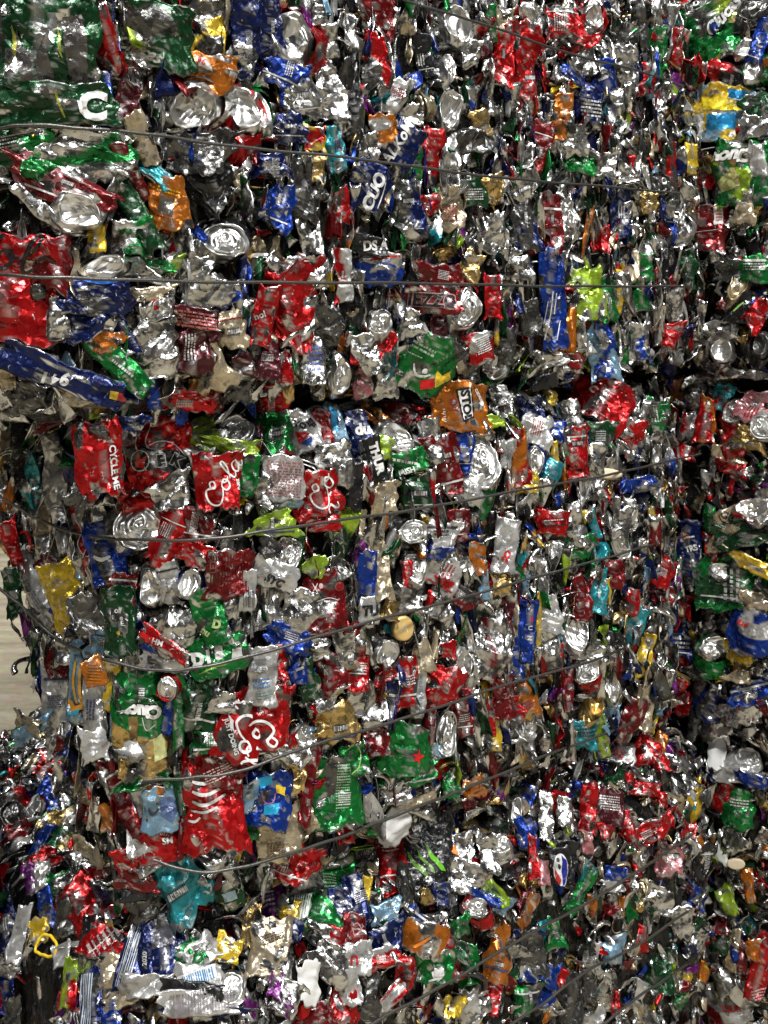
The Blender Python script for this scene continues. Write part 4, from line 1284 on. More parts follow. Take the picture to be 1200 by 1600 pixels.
DEC = {
 'gA': [('p', [(34, 50), (42, 76), (56, 84), (60, 128), (44, 126), (36, 100), (28, 72)], (.13, .125, .12, .6)), ('p', [(62, 92), (72, 66), (82, 88), (92, 130), (78, 140), (66, 120)], (.13, .125, .12, .6)), ('p', [(100, 30), (128, 22), (138, 60), (136, 130), (112, 128), (106, 84)], (.13, .125, .12, .6)), ('p', [(26, 44), (34, 60), (34, 96), (28, 80)], (.4, .4, .08, .4), 1), ('p', [(94, 40), (99, 60), (102, 92), (96, 80)], (.35, .4, .06, .4), 1)],
 'gC': [('t', 'C', 143, 166, 58, 0, WH, {'b': .05}), ('l', [(90, 142), (93, 160), (102, 183)], 4, (.4, .4, .06, .3)), ('p', [(60, 134), (78, 138), (82, 158), (70, 150)], (.13, .125, .12, .6))],
 'gD': [('t', 'Ciucas', 215, 78, 26, -22, (.35, .35, .3, .2), {'i': .4, 'b': .03})],
 'sale': [('p', [(303, 88), (325, 100), (330, 112), (308, 104)], WH), ('t', '96', 312, 97, 14, -20, RE)],
 'guar': [('rows', 262, 300, 34, 10, -15, 2, (.75, .45, .02, .2)), ('p', [(250, 308), (272, 312), (268, 338), (248, 332)], (.2, .19, .17, .6)), ('rows', 250, 335, 30, 8, -20, 1, (.25, .06, .01, 0))],
 'vert1': [('t', 'ALKoMi', 620, 222, 24, 58, WH, {'i': .2, 'b': .03})],
 'vert2': [('t', 'CUO', 581, 301, 27, 66, WH, {'i': .1, 'b': .05}), ('l', [(600, 285), (597, 305), (590, 325)], 2, WH)],
 'ds': [('t', 'DS A', 586, 384, 20, 5, WH, {'b': .04})],
 'ds2': [('l', [(575, 408), (598, 402), (625, 400)], 4, RE), ('l', [(578, 414), (610, 408)], 2, (.1, .15, .5, .2))],
 'blu': [('rows', 938, 118, 16, 16, 20, 2, WH)],
 'ciu1': [('t', 'Ciucas', 1130, 29, 25, 48, WH, {'i': .35, 'b': .04, 'o': BK}), ('p', [(1150, 48), (1166, 26), (1176, 38), (1160, 52)], (.75, .7, .15, .3)), ('p', [(1138, 38), (1152, 24), (1150, 40)], (.5, .4, .15, .3))],
 'ciu2': [('t', 'Ciucas', 1150, 244, 27, 184, WH, {'i': .45, 'b': .05, 'o': BK}), ('p', [(1140, 248), (1158, 250), (1150, 262)], (.25, .14, .05, .3)), ('p', [(1122, 284), (1140, 270), (1160, 272), (1158, 290), (1130, 300)], (.6, .62, .25, .3)), ('p', [(1144, 262), (1152, 262), (1158, 282), (1150, 284)], (.55, .5, .2, .3), 1)],
 'label1': [('p', [(1118, 325), (1130, 322), (1131, 350), (1118, 352)], WH), ('rows', 1125, 338, 9, 18, 0, 4, (.5, .05, .05, 0))],
 'blocks': [('p', [(1140, 142), (1172, 150), (1168, 166), (1142, 156)], (.02, .28, .62, .3)), ('p', [(1110, 180), (1154, 182), (1150, 204), (1108, 204)], (.02, .28, .62, .3)), ('p', [(1080, 176), (1106, 178), (1100, 214), (1078, 204)], (.75, .76, .75, .3)), ('p', [(1078, 200), (1090, 188), (1092, 208)], (.02, .28, .62, .3), 1), ('p', [(1098, 150), (1140, 156), (1164, 170), (1160, 178), (1104, 172)], (.85, .66, .03, .3), 1), ('rows', 1150, 164, 22, 12, -20, 3, WH)],
 'cola1': [('s', 'Cola', 20, 392, 60, -14, 8, BK), ('p', [(45, 408), (68, 412), (60, 430), (46, 425)], (.5, .5, .48, .9))],
 'gb16': [('t', '1', 70, 587, 26, -200, WH, {'b': .05}), ('t', '6', 100, 592, 27, -20, WH, {'b': .05}), ('t', '4', 86, 590, 22, -200, WH, {'b': .04}), ('p', [(168, 612), (180, 615), (178, 629), (167, 625)], YE), ('p', [(180, 615), (192, 619), (192, 632), (178, 629)], RE)],
 'sprtick': [('rows', 190, 575, 40, 8, -40, 1, WH)],
 'oldblue': [('l', [(120, 434), (160, 442), (196, 434)], 5, (.05, .2, .8, .5))],
 'smalltxt': [('rows', 305, 500, 60, 26, -8, 5, (.45, .10, .08, 0))],
 'redtab': [], 'limA': [],
 'recyc': [('t', 'CYCLE ME', 176, 730, 15, -82, WH, {'b': .03}), ('rows', 171, 730, 30, 2.4, -82, 1, WH)],
 'logoblk': [('l', [(222, 660), (215, 690), (222, 715), (232, 735)], -1.5, WH), ('l', [(238, 665), (230, 690), (236, 702)], -1.5, WH), ('el', 222, 720, 15, 16, 0, WH, 0), ('el', 222, 720, 13.5, 14.5, 0, BK, 1), ('p', [(214, 722), (220, 708), (224, 718), (234, 712), (228, 732), (218, 730)], RE, 2), ('t', 'E', 254, 722, 22, 5, BK, {'b': .06, 'o': WH}), ('t', 'K', 276, 722, 22, -30, BK, {'b': .06, 'o': WH}), ('t', '21C', 268, 688, 11, -10, BK, {'b': .05}), ('rows', 220, 688, 4, 50, -4, 8, (.6, .1, .12, 0)), ('l', [(232, 700), (250, 692), (272, 696), (290, 715)], -1.4, WH), ('t', 'ZERO', 291, 738, 10, 70, WH)],
 'cola2': [('s', 'Cola', 346, 752, 30, 60, 3.5, WH), ('t', 'zero', 372, 757, 9, -82, WH)],
 'cola3': [('s', 'Co', 500, 768, 34, 75, 3.6, WH), ('s', 'a', 512, 795, 34, 75, 3.6, WH)],
 'cola4': [('s', 'ca Cola', 385, 1136, 38, -83, 5.5, WH), ('t', 'JUST DOING', 357, 1146, 9.5, -74, WH, {'b': .03}), ('p', [(354, 1112), (362, 1124), (362, 1140), (356, 1128)], WH)],
 'cola4b': [('s', 'Co', 408, 1150, 42, -83, 5, WH)],
 'dots': [('rows', 30, 712, 22, 100, 0, 22, BK)],
 'red0': [('t', 'no!', 404, 492, 14, 20, WH, {'b': .03})],
 'bluetxt': [('rows', 490, 560, 24, 40, 0, 5, (.12, .16, .45, .2))],
 'eze': [('t', 'IEZZC', 673, 470, 27, -3, BK, {'b': .03, 'o': (.5, .3, .28, 0)}), ('el', 702, 473, 10, 10, 0, (.5, .3, .28, 0), 0), ('el', 702, 473, 8.5, 8.5, 0, (.05, .01, .02, 0), 1)],
 'greenred': [('rows', 655, 537, 50, 14, -33, 2, (.45, .6, .45, .2)), ('rows', 640, 545, 34, 4, -30, 1, WH), ('p', [(651, 590), (678, 592), (676, 608), (652, 606)], RE), ('p', [(678, 592), (682, 580), (690, 590), (704, 584), (706, 600), (678, 608)], YE), ('l', [(642, 560), (644, 578), (658, 584), (670, 584)], 4, WH), ('el', 660, 576, 5, 4, 0, WH, 1)],
 'kb': [('rows', 752, 538, 26, 26, 20, 8, WH)],
 'pep2': [('p', [(482, 628), (502, 628), (498, 656), (490, 650)], (.03, .05, .30, .4)), ('t', 'EP', 485, 662, 17, -48, BK, {'b': .04}), ('t', 'YO', 467, 668, 14, -10, BK, {'b': .04}), ('p', [(460, 678), (484, 680), (466, 696)], RE), ('p', [(466, 696), (486, 684), (484, 700)], (.03, .08, .35, .3))],
 'aqua': [('l', [(526, 652), (530, 668)], 3, (.02, .1, .3, 0)), ('p', [(512, 630), (524, 640), (528, 680), (520, 670)], (.06, .42, .8, .3))],
 'duu': [('t', 'du', 565, 672, 24, 8, WH, {'b': .05}), ('l', [(560, 690), (578, 684)], 2, WH)],
 'navk': [('rows', 630, 720, 44, 8, -12, 1, WH), ('t', 'IRISH', 634, 735, 11, 14, WH, {'b': .03})],
 'hut': [('t', 'THUR', 587, 716, 18, -72, WH, {'b': .06})],
 'bristol': [('p', [(706, 609), (732, 605), (741, 652), (718, 658)], BK, 0), ('p', [(709, 611), (730, 607), (738, 650), (720, 655)], WH, 1), ('t', 'ISTOL', 724, 631, 20, -80, BK, {'b': .05}), ('el', 702, 628, 6, 6, 0, (.35, .02, .06, 0), 0), ('t', 'B', 702, 628, 9, 0, WH), ('l', [(696, 640), (704, 638), (710, 642)], 2, (.4, .04, .08, 0)), ('t', 'CIDER', 746, 618, 8, -62, WH, {'b': .03}), ('rows', 688, 648, 3.5, 22, 5, 6, WH), ('el', 752, 630, 4, 4, 0, WH, 0)],
 'ingr': [('rows', 727, 668, 70, 18, 12, 5, (.30, .08, .02, 0))],
 'printwhite': [('rows', 443, 748, 56, 54, -4, 13, (.30, .14, .14, 0))],
 'bluelines': [('l', [(862, 455), (858, 490), (850, 530)], -2, WH), ('l', [(868, 458), (864, 490)], -1.5, WH), ('l', [(874, 500), (868, 530)], -1.5, WH), ('l', [(854, 470), (846, 520)], -1.2, WH)],
 'tub': [('p', [(876, 468), (898, 440), (906, 446), (884, 476)], BK), ('p', [(878, 468), (898, 443), (904, 447), (884, 474)], WH, 1), ('t', 'TUBORG', 890.5, 458.5, 9.5, 52, BK, {'b': .05}), ('l', [(876, 460), (882, 446), (896, 440)], -1.3, WH), ('el', 884, 455, 1, 1, 0, WH, 0)],
 'cd': [('t', 'C', 922, 614, 16, -50, WH, {'b': .04}), ('rows', 925, 652, 40, 3, -20, 1, (.75, .3, .3, 0))],
 'cap2': [('el', 852, 592, 12, 7, -20, YE, 0), ('el', 850, 595, 8, 5, -20, RE, 1)],
 'mclaw2': [('l', [(1148, 486), (1156, 478), (1164, 472)], 3, (.3, .6, .1, 0))],
 'pwr': [('rows', 168, 854, 36, 10, -6, 1, (.01, .02, .12, 0)), ('l', [(148, 868), (162, 874), (176, 870)], 6, WH)],
 'logoblk2': [('l', [(122, 815), (130, 830), (124, 850), (134, 866)], -1.4, WH), ('l', [(130, 835), (138, 850), (132, 870)], -1.4, WH)],
 'tiny': [('rows', 94, 832, 14, 30, 0, 10, (.2, .2, .22, 0))],
 'sas': [('t', 'SAS', 40, 856, 14, -15, WH, {'b': .05}), ('l', [(30, 836), (42, 832), (50, 850), (48, 880)], 4, RE), ('l', [(32, 866), (40, 880)], 4, RE)],
 'yel': [('t', '4000', 112, 941, 10, -40, (.5, .32, .02, .3)), ('rows', 100, 910, 30, 6, 15, 1, (.4, .25, .02, .2))],
 'longtext': [('rows', 55, 925, 90, 12, -52, 3, (.12, .12, .13, 0))],
 'euro': [('t', 'oII', 188, 954, 12, -4, WH), ('t', 'eu/', 195, 970, 12, -80, WH), ('el', 188, 987, 3, 3, 0, (.5, .3, .02, 0), 0)],
 'dn': [('t', 'D', 339, 974, 17, -15, (.55, .7, .3, .1), {'b': .06}), ('t', 'nu', 322, 985, 14, -35, (.5, .65, .3, .1), {'b': .05})],
 'barred': [('rows', 357, 880, 60, 6, 0, 1, (.30, .01, .01, .3)), ('bars', 357, 895, 64, 56, 0, 14, (.16, .005, .006, .4)), ('t', 'LET', 331, 882, 13, 90, (.3, .1, .1, 0))],
 'bar1': [('bars', 388, 935, 18, 24, 0, 8, BK)],
 'wh': [('p', [(218, 984), (244, 998), (240, 1008), (216, 994)], RE), ('t', 'HM', 247, 1003, 12, -20, WH)],
 'mclaw': [('l', [(122, 1034), (118, 1060), (120, 1085), (122, 1096)], -4, (.85, .42, .05, 0)), ('l', [(130, 1044), (128, 1066), (130, 1096)], -4, (.85, .42, .05, 0)), ('p', [(106, 1090), (114, 1093), (118, 1100), (134, 1096), (132, 1104), (118, 1106), (112, 1112), (106, 1098)], (.85, .38, .04, 0), 1), ('p', [(106, 1106), (120, 1104), (128, 1100), (124, 1112), (108, 1114)], (.03, .42, .62, 0), 1)],
 'honey': [('rows', 147, 1051, 22, 30, -10, 7, (.35, .13, .02, 0))],
 'mount': [('t', 'Ciucas', 218, 1108, 25, 178, WH, {'i': -.1, 'b': .07, 'o': BK}), ('p', [(202, 1118), (218, 1116), (216, 1150), (206, 1158)], (.22, .14, .05, .3)), ('p', [(200, 1158), (214, 1148), (220, 1180), (200, 1176)], (.6, .58, .28, .3), 1), ('p', [(240, 1150), (256, 1142), (260, 1180), (242, 1186)], (.6, .62, .28, .3), 1), ('l', [(224, 1118), (230, 1136), (244, 1128)], -1, WH), ('rows', 205, 1063, 26, 6, 0, 2, (.5, .6, .45, 0))],
 'sprite': [('t', 'D', 310, 1028, 24, 8, WH, {'b': .08}), ('t', 'I', 326, 1024, 24, 8, WH, {'b': .06}), ('t', 'S', 342, 1019, 24, 8, WH, {'b': .08}), ('p', [(362, 1014), (376, 1012), (378, 1030), (362, 1032)], WH), ('l', [(312, 1048), (330, 1040), (352, 1036)], 2.5, (.25, .42, .06, .3)), ('t', 'e', 360, 1001, 18, 10, WH, {'b': .04})],
 'rings': [],
 'syc': [('t', 'SYC', 426, 906, 17, -28, BK, {'b': .05, 'i': .2})],
 'xo': [('l', [(484, 912), (492, 926)], -1, WH), ('l', [(492, 912), (484, 926)], -1, WH), ('el', 498, 916, 3.5, 4, 0, (.6, .4, .4, 0), 0), ('l', [(488, 940), (510, 934), (528, 938)], -1, WH), ('el', 530, 918, 8, 7, 0, (.4, .1, .1, 0), 0), ('el', 530, 918, 7, 6, 0, (.22, .01, .01, .2), 1)],
 'tut': [('t', 'TU', 577, 954, 20, 0, BK, {'b': .06})],
 'put': [('t', 'PILU', 716, 822, 13, -88, (.6, .5, .48, 0), {'b': .03})],
 'wr': [('el', 788, 905, 10, 15, -15, (.07, .035, .015, 0), 0), ('t', 'SO', 789, 868, 14, 60, RE, {'b': .04})],
 'capA': [],
 'vtxt': [('rows', 656, 1082, 6, 50, -3, 12, (.2, .25, .3, 0))],
 'bar2': [('bars', 400, 1040, 20, 30, 88, 12, (.15, .16, .18, 0)), ('rows', 408, 1066, 26, 16, 5, 3, (.05, .15, .35, 0)), ('rows', 412, 1082, 26, 12, 5, 3, (.2, .3, .3, 0))],
 'star': [('p', [(642, 1186), (645, 1180), (640, 1176), (648, 1176), (652, 1168), (653, 1178), (662, 1180), (652, 1184), (654, 1192), (647, 1186)], RE)],
 'zal': [('t', 'ZAL', 793, 1086, 11, 10, (.5, .2, .18, 0))],
 'circ': [('l', [(540, 1172), (552, 1164), (562, 1176), (560, 1196), (548, 1206)], -1.5, (.4, .55, .15, 0))],
 'redt': [('rows', 865, 820, 36, 6, 5, 1, BK), ('rows', 862, 812, 30, 3, 5, 1, WH)],
 'trs': [('t', 'TRS', 1082, 857, 12, 15, WH, {'b': .04}), ('rows', 1078, 840, 18, 5, 10, 1, WH)],
 'rdi': [('p', [(827, 965), (831, 964), (831, 972), (827, 973)], RE), ('t', 'U', 826, 981, 10, -90, WH), ('t', 'N', 825, 996, 9, -90, WH)],
 'ncap': [('rows', 955, 998, 34, 6, -12, 1, WH)],
 'p50': [('t', '502', 962, 1181, 17, -20, (.6, .05, .05, 0), {'b': .02, 'o': (.7, .5, .5, 0)})],
 'gb3': [('t', 'GB', 1138, 808, 16, -22, BK, {'b': .02}), ('l', [(1126, 806), (1130, 816), (1146, 818)], -1.4, BK)],
 'tz': [('rows', 1132, 827, 34, 6, -22, 2, (.35, .45, .4, 0))],
 'rdb': [('t', 'Rad', 1163, 974, 12, -8, RE, {'i': .4, 'b': .03})],
 'woi': [('t', 'HOI', 105, 1229, 12, 0, WH, {'b': .03})],
 'mot': [('l', [(100, 1290), (108, 1282), (114, 1288), (110, 1293)], 3.5, WH)],
 'smile': [('l', [(233, 1260), (237, 1268), (243, 1267), (248, 1261)], 4, (.04, .05, .07, 0)), ('el', 246, 1254, 1.5, 1.5, 0, BK, 0), ('p', [(250, 1246), (268, 1246), (276, 1262), (270, 1284), (252, 1272)], (.10, .15, .30, .3))],
 'sm': [('bars', 250, 1291, 34, 22, -12, 11, (.7, .7, .68, 0)), ('bars', 250, 1291, 34, 20, -12, 11, BK), ('t', 'SM', 262, 1312, 13, 5, WH, {'b': .03, 'o': BK})],
 'stripes': [('l', [(302, 1218), (320, 1222), (350, 1212)], 5, WH), ('l', [(302, 1232), (322, 1238), (352, 1228)], 5, WH), ('l', [(302, 1246), (322, 1252), (352, 1240)], 5, WH), ('l', [(300, 1260), (320, 1262), (340, 1256)], 4, WH), ('l', [(296, 1274), (306, 1276), (314, 1270)], 4, WH)],
 'ingr2': [('rows', 342, 1206, 44, 20, 22, 5, (.7, .45, .42, 0))],
 'teal': [], 'tealgr': [('p', [(345, 1390), (366, 1388), (370, 1402), (350, 1404)], (.45, .62, .7, .3))],
 'spiral': [('l', [(66, 1366), (70, 1362), (73, 1368), (67, 1372), (63, 1364), (70, 1358)], -1.2, BK)],
 'blk': [('rows', 213, 1392, 34, 8, 4, 1, (.6, .6, .6, 0))],
 'grid': [('bars', 167, 1468, 60, 28, 28, 7, (.5, .42, .4, 0)), ('bars', 167, 1469, 60, 22, 28, 7, (.12, .01, .012, .2)), ('l', [(140, 1482), (170, 1470), (196, 1452)], -1.2, WH)],
 'lines': [('bars', 206, 1490, 22, 92, -18, 7, (.45, .5, .56, 0))],
 'navyz': [('t', '2020', 228, 1494, 9, 88, WH), ('p', [(236, 1460), (262, 1452), (276, 1462), (272, 1480), (240, 1484)], (.10, .10, .12, .5))],
 'bar3': [('p', [(278, 1524), (336, 1512), (338, 1530), (282, 1546)], (.8, .8, .78, 0)), ('bars', 309, 1529, 48, 17, 14, 14, (.02, .22, .5, 0))],
 'ital': [('bars', 300, 1552, 44, 7, 10, 11, WH)],
 'fine': [('bars', 316, 1566, 100, 28, 3, 22, (.25, .22, .24, 0))],
 'lines2': [('bars', 134, 1570, 24, 84, -4, 7, (.4, .45, .52, 0))],
 'cyanmap': [('l', [(405, 1240), (412, 1252), (424, 1252), (428, 1240)], -2, (.35, .1, .2, 0)), ('p', [(428, 1228), (446, 1234), (444, 1246), (430, 1240)], YE), ('p', [(400, 1218), (420, 1212), (424, 1226), (404, 1232)], (.02, .35, .6, .3)), ('p', [(410, 1256), (436, 1254), (430, 1270), (408, 1268)], (.02, .35, .6, .3))],
 'fine2': [('rows', 532, 1228, 20, 66, 0, 16, (.25, .42, .25, 0)), ('rows', 535, 1246, 18, 20, 0, 6, WH)],
 'ben': [('rows', 430, 1326, 26, 30, 5, 8, (.12, .06, .03, 0))],
 'perk': [('t', 'K', 509, 1328, 34, 190, WH, {'b': .07}), ('t', 'a', 535, 1323, 30, 190, WH, {'b': .08}), ('l', [(476, 1372), (500, 1364), (538, 1346)], -2, (.5, .58, .35, 0)), ('p', [(470, 1348), (492, 1336), (488, 1352), (474, 1362)], WH), ('p', [(476, 1350), (485, 1344), (484, 1352), (477, 1356)], (.3, .02, .02, 0), 1), ('rows', 515, 1385, 20, 26, 5, 5, (.3, .5, .3, 0))],
 'gbar': [('bars', 472, 1412, 26, 64, -10, 8, (.55, .62, .55, 0))],
 'gln': [('p', [(419, 1447), (430, 1446), (430, 1456), (420, 1458)], BK), ('rows', 426, 1468, 34, 14, 15, 4, (.1, .06, .04, 0)), ('t', 'GLN', 412, 1452, 8, 5, BK)],
 'c8': [('t', 'O', 446, 1410, 16, 0, BK, {'b': .03}), ('rows', 452, 1394, 10, 10, 0, 2, WH)],
 'kn': [('t', 'KN', 538, 1296, 10, 0, WH, {'b': .03})],
 'claw': [('p', [(656, 1316), (664, 1322), (672, 1332), (684, 1344), (690, 1350), (694, 1357), (686, 1357), (680, 1350), (670, 1342), (666, 1330)], (.13, .42, .02, 0)), ('p', [(648, 1326), (656, 1338), (664, 1346), (674, 1354), (676, 1362), (670, 1360), (660, 1348), (652, 1340)], (.12, .30, .03, 0)), ('p', [(634, 1332), (640, 1338), (646, 1350), (658, 1354), (664, 1362), (665, 1370), (660, 1366), (644, 1354), (638, 1346)], (.14, .30, .05, 0)), ('t', 'bip', 648, 1298, 15, 28, WH, {'i': .3, 'b': .04})],
 'rb': [('p', [(711, 1296), (730, 1288), (734, 1296), (716, 1306)], YE), ('p', [(722, 1300), (736, 1294), (736, 1302), (724, 1308)], RE, 1)],
 'ob': [('p', [(690, 1300), (700, 1294), (706, 1306), (696, 1312)], (.5, .2, .1, 0)), ('p', [(702, 1328), (712, 1318), (716, 1334), (708, 1332)], (.8, .2, .01, 0))],
 'blg': [('t', 'mg', 694, 1422, 12, -10, (.5, .55, .6, 0))],
 'q6': [('l', [(548, 1448), (556, 1444), (562, 1452), (552, 1460), (548, 1450)], -2, (.55, .25, .25, 0))],
 'kry': [('t', 'MW', 660, 1498, 15, 10, BK, {'b': .05}), ('l', [(642, 1474), (656, 1470), (670, 1464)], 5, (.8, .22, .02, 0))],
 'sprit2': [('p', [(672, 1516), (688, 1508), (692, 1520), (684, 1528), (676, 1526)], WH), ('t', 'BE', 683, 1517, 13, 5, WH, {'b': .09}), ('l', [(668, 1528), (684, 1524)], 3, WH)],
 'u': [('t', 'U', 552, 1498, 18, 180, RE, {'b': .04})],
 'hh': [('t', 'HN', 590, 1578, 11, 40, WH, {'b': .04})],
 'peps': [('el', 874, 1358, 13, 23, 8, WH, 0), ('p', [(873, 1337), (882, 1344), (886, 1358), (883, 1374), (877, 1380), (873, 1360)], (.015, .02, .26, 0), 1), ('p', [(862, 1352), (866, 1362), (873, 1371), (870, 1378), (864, 1372)], (.5, .02, .03, 0), 1), ('el', 867, 1344, 2.5, 3, 20, BK, 1), ('el', 869, 1353, 2.2, 4, 20, BK, 1), ('rows', 894.5, 1356, 32, 2.6, 90, 1, WH)],
 'grcc': [('rows', 1188, 1548, 26, 16, 20, 4, (.75, .4, .4, 0))],
 'brl': [('t', 'CSUR', 1148, 1567, 12, 15, RE, {'b': .03})],
}

# small print, bar codes and thin bands on the plain walls
arng = random.Random(5)
for r in rows:
    if r['K'] == 'C' and not DEC.get(r['key']) and r['area'] > 1700 and r['c'][0] not in 'sg' and arng.random() < .75:
        r['key'] = 'auto%d' % len(DEC); x, y, w, h = r['x'], r['y'], r['w'], r['h']; q = r['rot'] + arng.choice((0, 90, 90, 180)); L = []
        ink = (.6, .6, .58, .2) if r['c'][0] in 'rRbNnGkmv' else arng.choice([(.05, .06, .14, .1), (.30, .03, .03, .1), (.03, .03, .03, .1)])
        m = min(w, h)
        if arng.random() < .35:
            bx, by = x + arng.uniform(-.15, .15) * w, y + arng.uniform(-.2, .2) * h
            L += [('rows', bx, by, m * .42, m * .26, q, 1, (.6, .6, .58, .2)), ('bars', bx, by, m * .40, m * .22, q, 11, (.03, .03, .035, 0))]
        else:
            L += [('rows', x + arng.uniform(-.15, .15) * w, y + arng.uniform(-.2, .2) * h, m * arng.uniform(.45, .8), m * arng.uniform(.25, .5), q, arng.randint(3, 6), ink)]
        if arng.random() < .5:
            a = math.radians(r['rot']); o = arng.uniform(.25, .4) * h * arng.choice((-1, 1))
            L += [('l', [(x + t * w * math.cos(a) - o * math.sin(a), y - t * w * math.sin(a) - o * math.cos(a)) for t in (-.5, -.2, .2, .5)], -arng.uniform(1.2, 3.5), ink)]
        DEC[r['key']] = L; r['auto'] = True
# ---------------------------------------------------------------- which pieces are things of their own
KINDS = {'can': ('crushed_can', 'crushed can', 'crushed cans pressed into the bales'),
         'scrap': ('can_scrap', 'can scrap', 'torn can walls pressed into the bales'),
         'S': ('metal_strip', 'metal strip', 'narrow metal strips pressed into the bales'),
         'P': ('paper_scrap', 'paper scrap', 'paper scraps caught in the bales'),
         'X': ('bottle_cap', 'plastic cap', 'plastic caps caught in the bales')}
for r in rows:
    r['kind'] = r['K'] if r['K'] in 'SPX' else 'can' if r['K'] in 'ED' or r['area'] > 2100 else 'scrap'
for k in ('can', 'scrap', 'S'):
    q = sorted([r for r in rows if r['kind'] == k], key=lambda r: -r['area'])
    for i, r in enumerate(q): r['solo'] = i < 290
seen = {}
for r in rows:
    if r['label'] in seen: print('DUP LABEL', r['label'])
    seen[r['label']] = 1
stuffV, stuffQ, stuffC, stuffN = [], [], [], [0]
def to_stuff(M, P, Q, col):
    P = np.asarray(P) @ np.array(M.to_3x3()).T + np.array(M.translation)
    stuffV.append(P); stuffQ.append(np.asarray(Q) + stuffN[0]); stuffC.append(np.asarray(col) if np.ndim(col) == 2 else np.tile(col, (len(P), 1))); stuffN[0] += len(P)
rows.sort(key=lambda r: -r['area'])
PX = 2.3
for idx, r in enumerate(rows):
    rng = np.random.default_rng(int(r['x'] * 31 + r['y'] * 17))
    K, c = r['K'], r['c']
    loc, N, X, Y, tc = frame(r['x'], r['y'], r['rot'], rng, K, r['w'], r['h'])
    depth = loc.y; m = depth / F
    w, h = r['w'] * m * (1.1 if K == 'C' else 1), r['h'] * m * (1.1 if K == 'C' else 1); sp = PX * m; mn = min(w, h)
    big = min(1, r['area'] / 9000)
    level = .030 - .004 * big if K in 'CS' else .034
    if DEC.get(r['key']) and not r.get('auto'): level = .034
    def place(front):
        """seat the piece so that its foremost folds reach the level of the pressed face"""
        l2 = loc + tc * (level - front)
        d = Vector(((r['x'] - CX) / F, 1.0, -(r['y'] - CY) / F)); return mat4(EYEV + d * l2.y, X, Y, N)
    name, cat, grp = KINDS[r['kind']]
    txt = bool(DEC.get(r['key'])) and not r.get('auto')
    if K in 'CSP':
        if K == 'P':
            P, Q, col = wall_mesh(w, h, c, rng, sp, .10, th=.0012, e=.10, bow=.15, layers=5); mat = M_PAPER
        else:
            P, Q, col = wall_mesh(w, h, c, rng, sp, (.07 if txt else rng.uniform(.08, .125)) if K == 'C' else .06, th=(.13 if K == 'C' else .35) * mn, twist=rng.uniform(-1.2, 1.2) if K == 'S' else rng.uniform(-.25, .25), taper=rng.uniform(-1, 1) * (.12 if txt else .32), shear=rng.uniform(-1, 1) * (.08 if txt else .28), bow=.08 if txt else rng.uniform(-.05, .2), e=.05 if txt else .08, layers=5); mat = M_FOIL
        M = place(float(np.quantile(P[:, 2], .93)))
        VV, TT, CC = decals(DEC.get(r['key'], []), r, P, Q, m, rng) if r['key'] else ([], [], [])
        if not r.get('solo', True):
            to_stuff(M, P, Q, col); continue
        if VV:
            V = np.vstack([P, VV]); QQ = np.vstack([Q, np.array(TT) + len(P)])
            # triangles as their own faces
            o = bpy.data.objects.new(name, None)
            me = bpy.data.meshes.new(name)
            T3 = np.array(TT)[:, :3] + len(P)
            me.from_pydata([tuple(p) for p in V], [], [tuple(int(i) for i in q) for q in Q] + [tuple(int(i) for i in q) for q in T3])
            me.materials.append(mat); me.materials.append(M_INK)
            me.polygons.foreach_set('material_index', np.array([0] * len(Q) + [1] * len(T3), np.int32))
            me.polygons.foreach_set('use_smooth', np.ones(len(Q) + len(T3), dtype=bool))
            a = me.attributes.new('Col', 'FLOAT_COLOR', 'POINT')
            a.data.foreach_set('color', np.vstack([col, np.array(CC)]).astype(np.float32).ravel())
            bpy.data.objects.remove(o)
            o = bpy.data.objects.new(name, me); C.objects.link(o)
        else:
            o = mesh_obj(name, P, Q, col, mat)
    elif K == 'X':
        M = place(.004); n = 40; R = (w + h) / 4; prof = [(.001, .26), (.5, .26), (.8, .25), (.93, .22), (1.0, .12), (1.0, -.5), (.92, -.5), (.92, 0)]
        t = np.linspace(0, 2 * np.pi, n, endpoint=False)
        P = np.array([((rr * (1 + (.025 * (i % 2) if k in (4, 5) else 0))) * math.cos(a) * w / 2, (rr * (1 + (.025 * (i % 2) if k in (4, 5) else 0))) * math.sin(a) * h / 2, zz * R) for k, (rr, zz) in enumerate(prof) for i, a in enumerate(t)])
        N2 = (N * .5 + tc * .5).normalized(); 
        Q = grid_quads(n, len(prof), True)
        o = mesh_obj(name, P, Q, np.array(PAL[c]) * np.array([1, 1, 1, 0]) + np.array([0, 0, 0, .3 if c == 'd' else 0]), M_PLAS if c != 'd' else M_LID)
        if c == 'd':
            pts = [(-.35, -.3), (0, .38), (.35, -.3)]
            bm = line_mesh([(x * w / 2, -y * h / 2) for x, y in pts], -.0012); bm2 = line_mesh([(-.2 * w / 2, .05 * h / 2), (.2 * w / 2, .05 * h / 2)], -.0012)
            for b in (bm, bm2):
                me = bpy.data.meshes.new('emblem'); 
                for v in b.verts: v.co.z = .27 * R
                b.to_mesh(me); me.materials.append(M_INK); a = me.attributes.new('Col', 'FLOAT_COLOR', 'POINT'); a.data.foreach_set('color', [.75, .7, .55, 0] * len(me.vertices))
                e = bpy.data.objects.new('emblem', me); C.objects.link(e); e.parent = o
    else:   # a can seen end on: shell behind, lid or domed bottom in front
        M = place(-.002); kind = 'lid' if K == 'E' else 'base'
        P, Q, rr = disc_mesh(w, h, kind, rng, sp, rng.uniform(.07, .15))
        col = np.tile(np.array(PAL[c[0] if c[0] in 'sgewpd' else 's']), (len(P), 1))
        cb = c[1] if len(c) > 1 else (c[0] if c[0] not in 's' else rng.choice(list('srbnsgk')))
        Rm = (w + h) / 4
        # crushed shell running back behind the end
        nt, nn = 36, 9
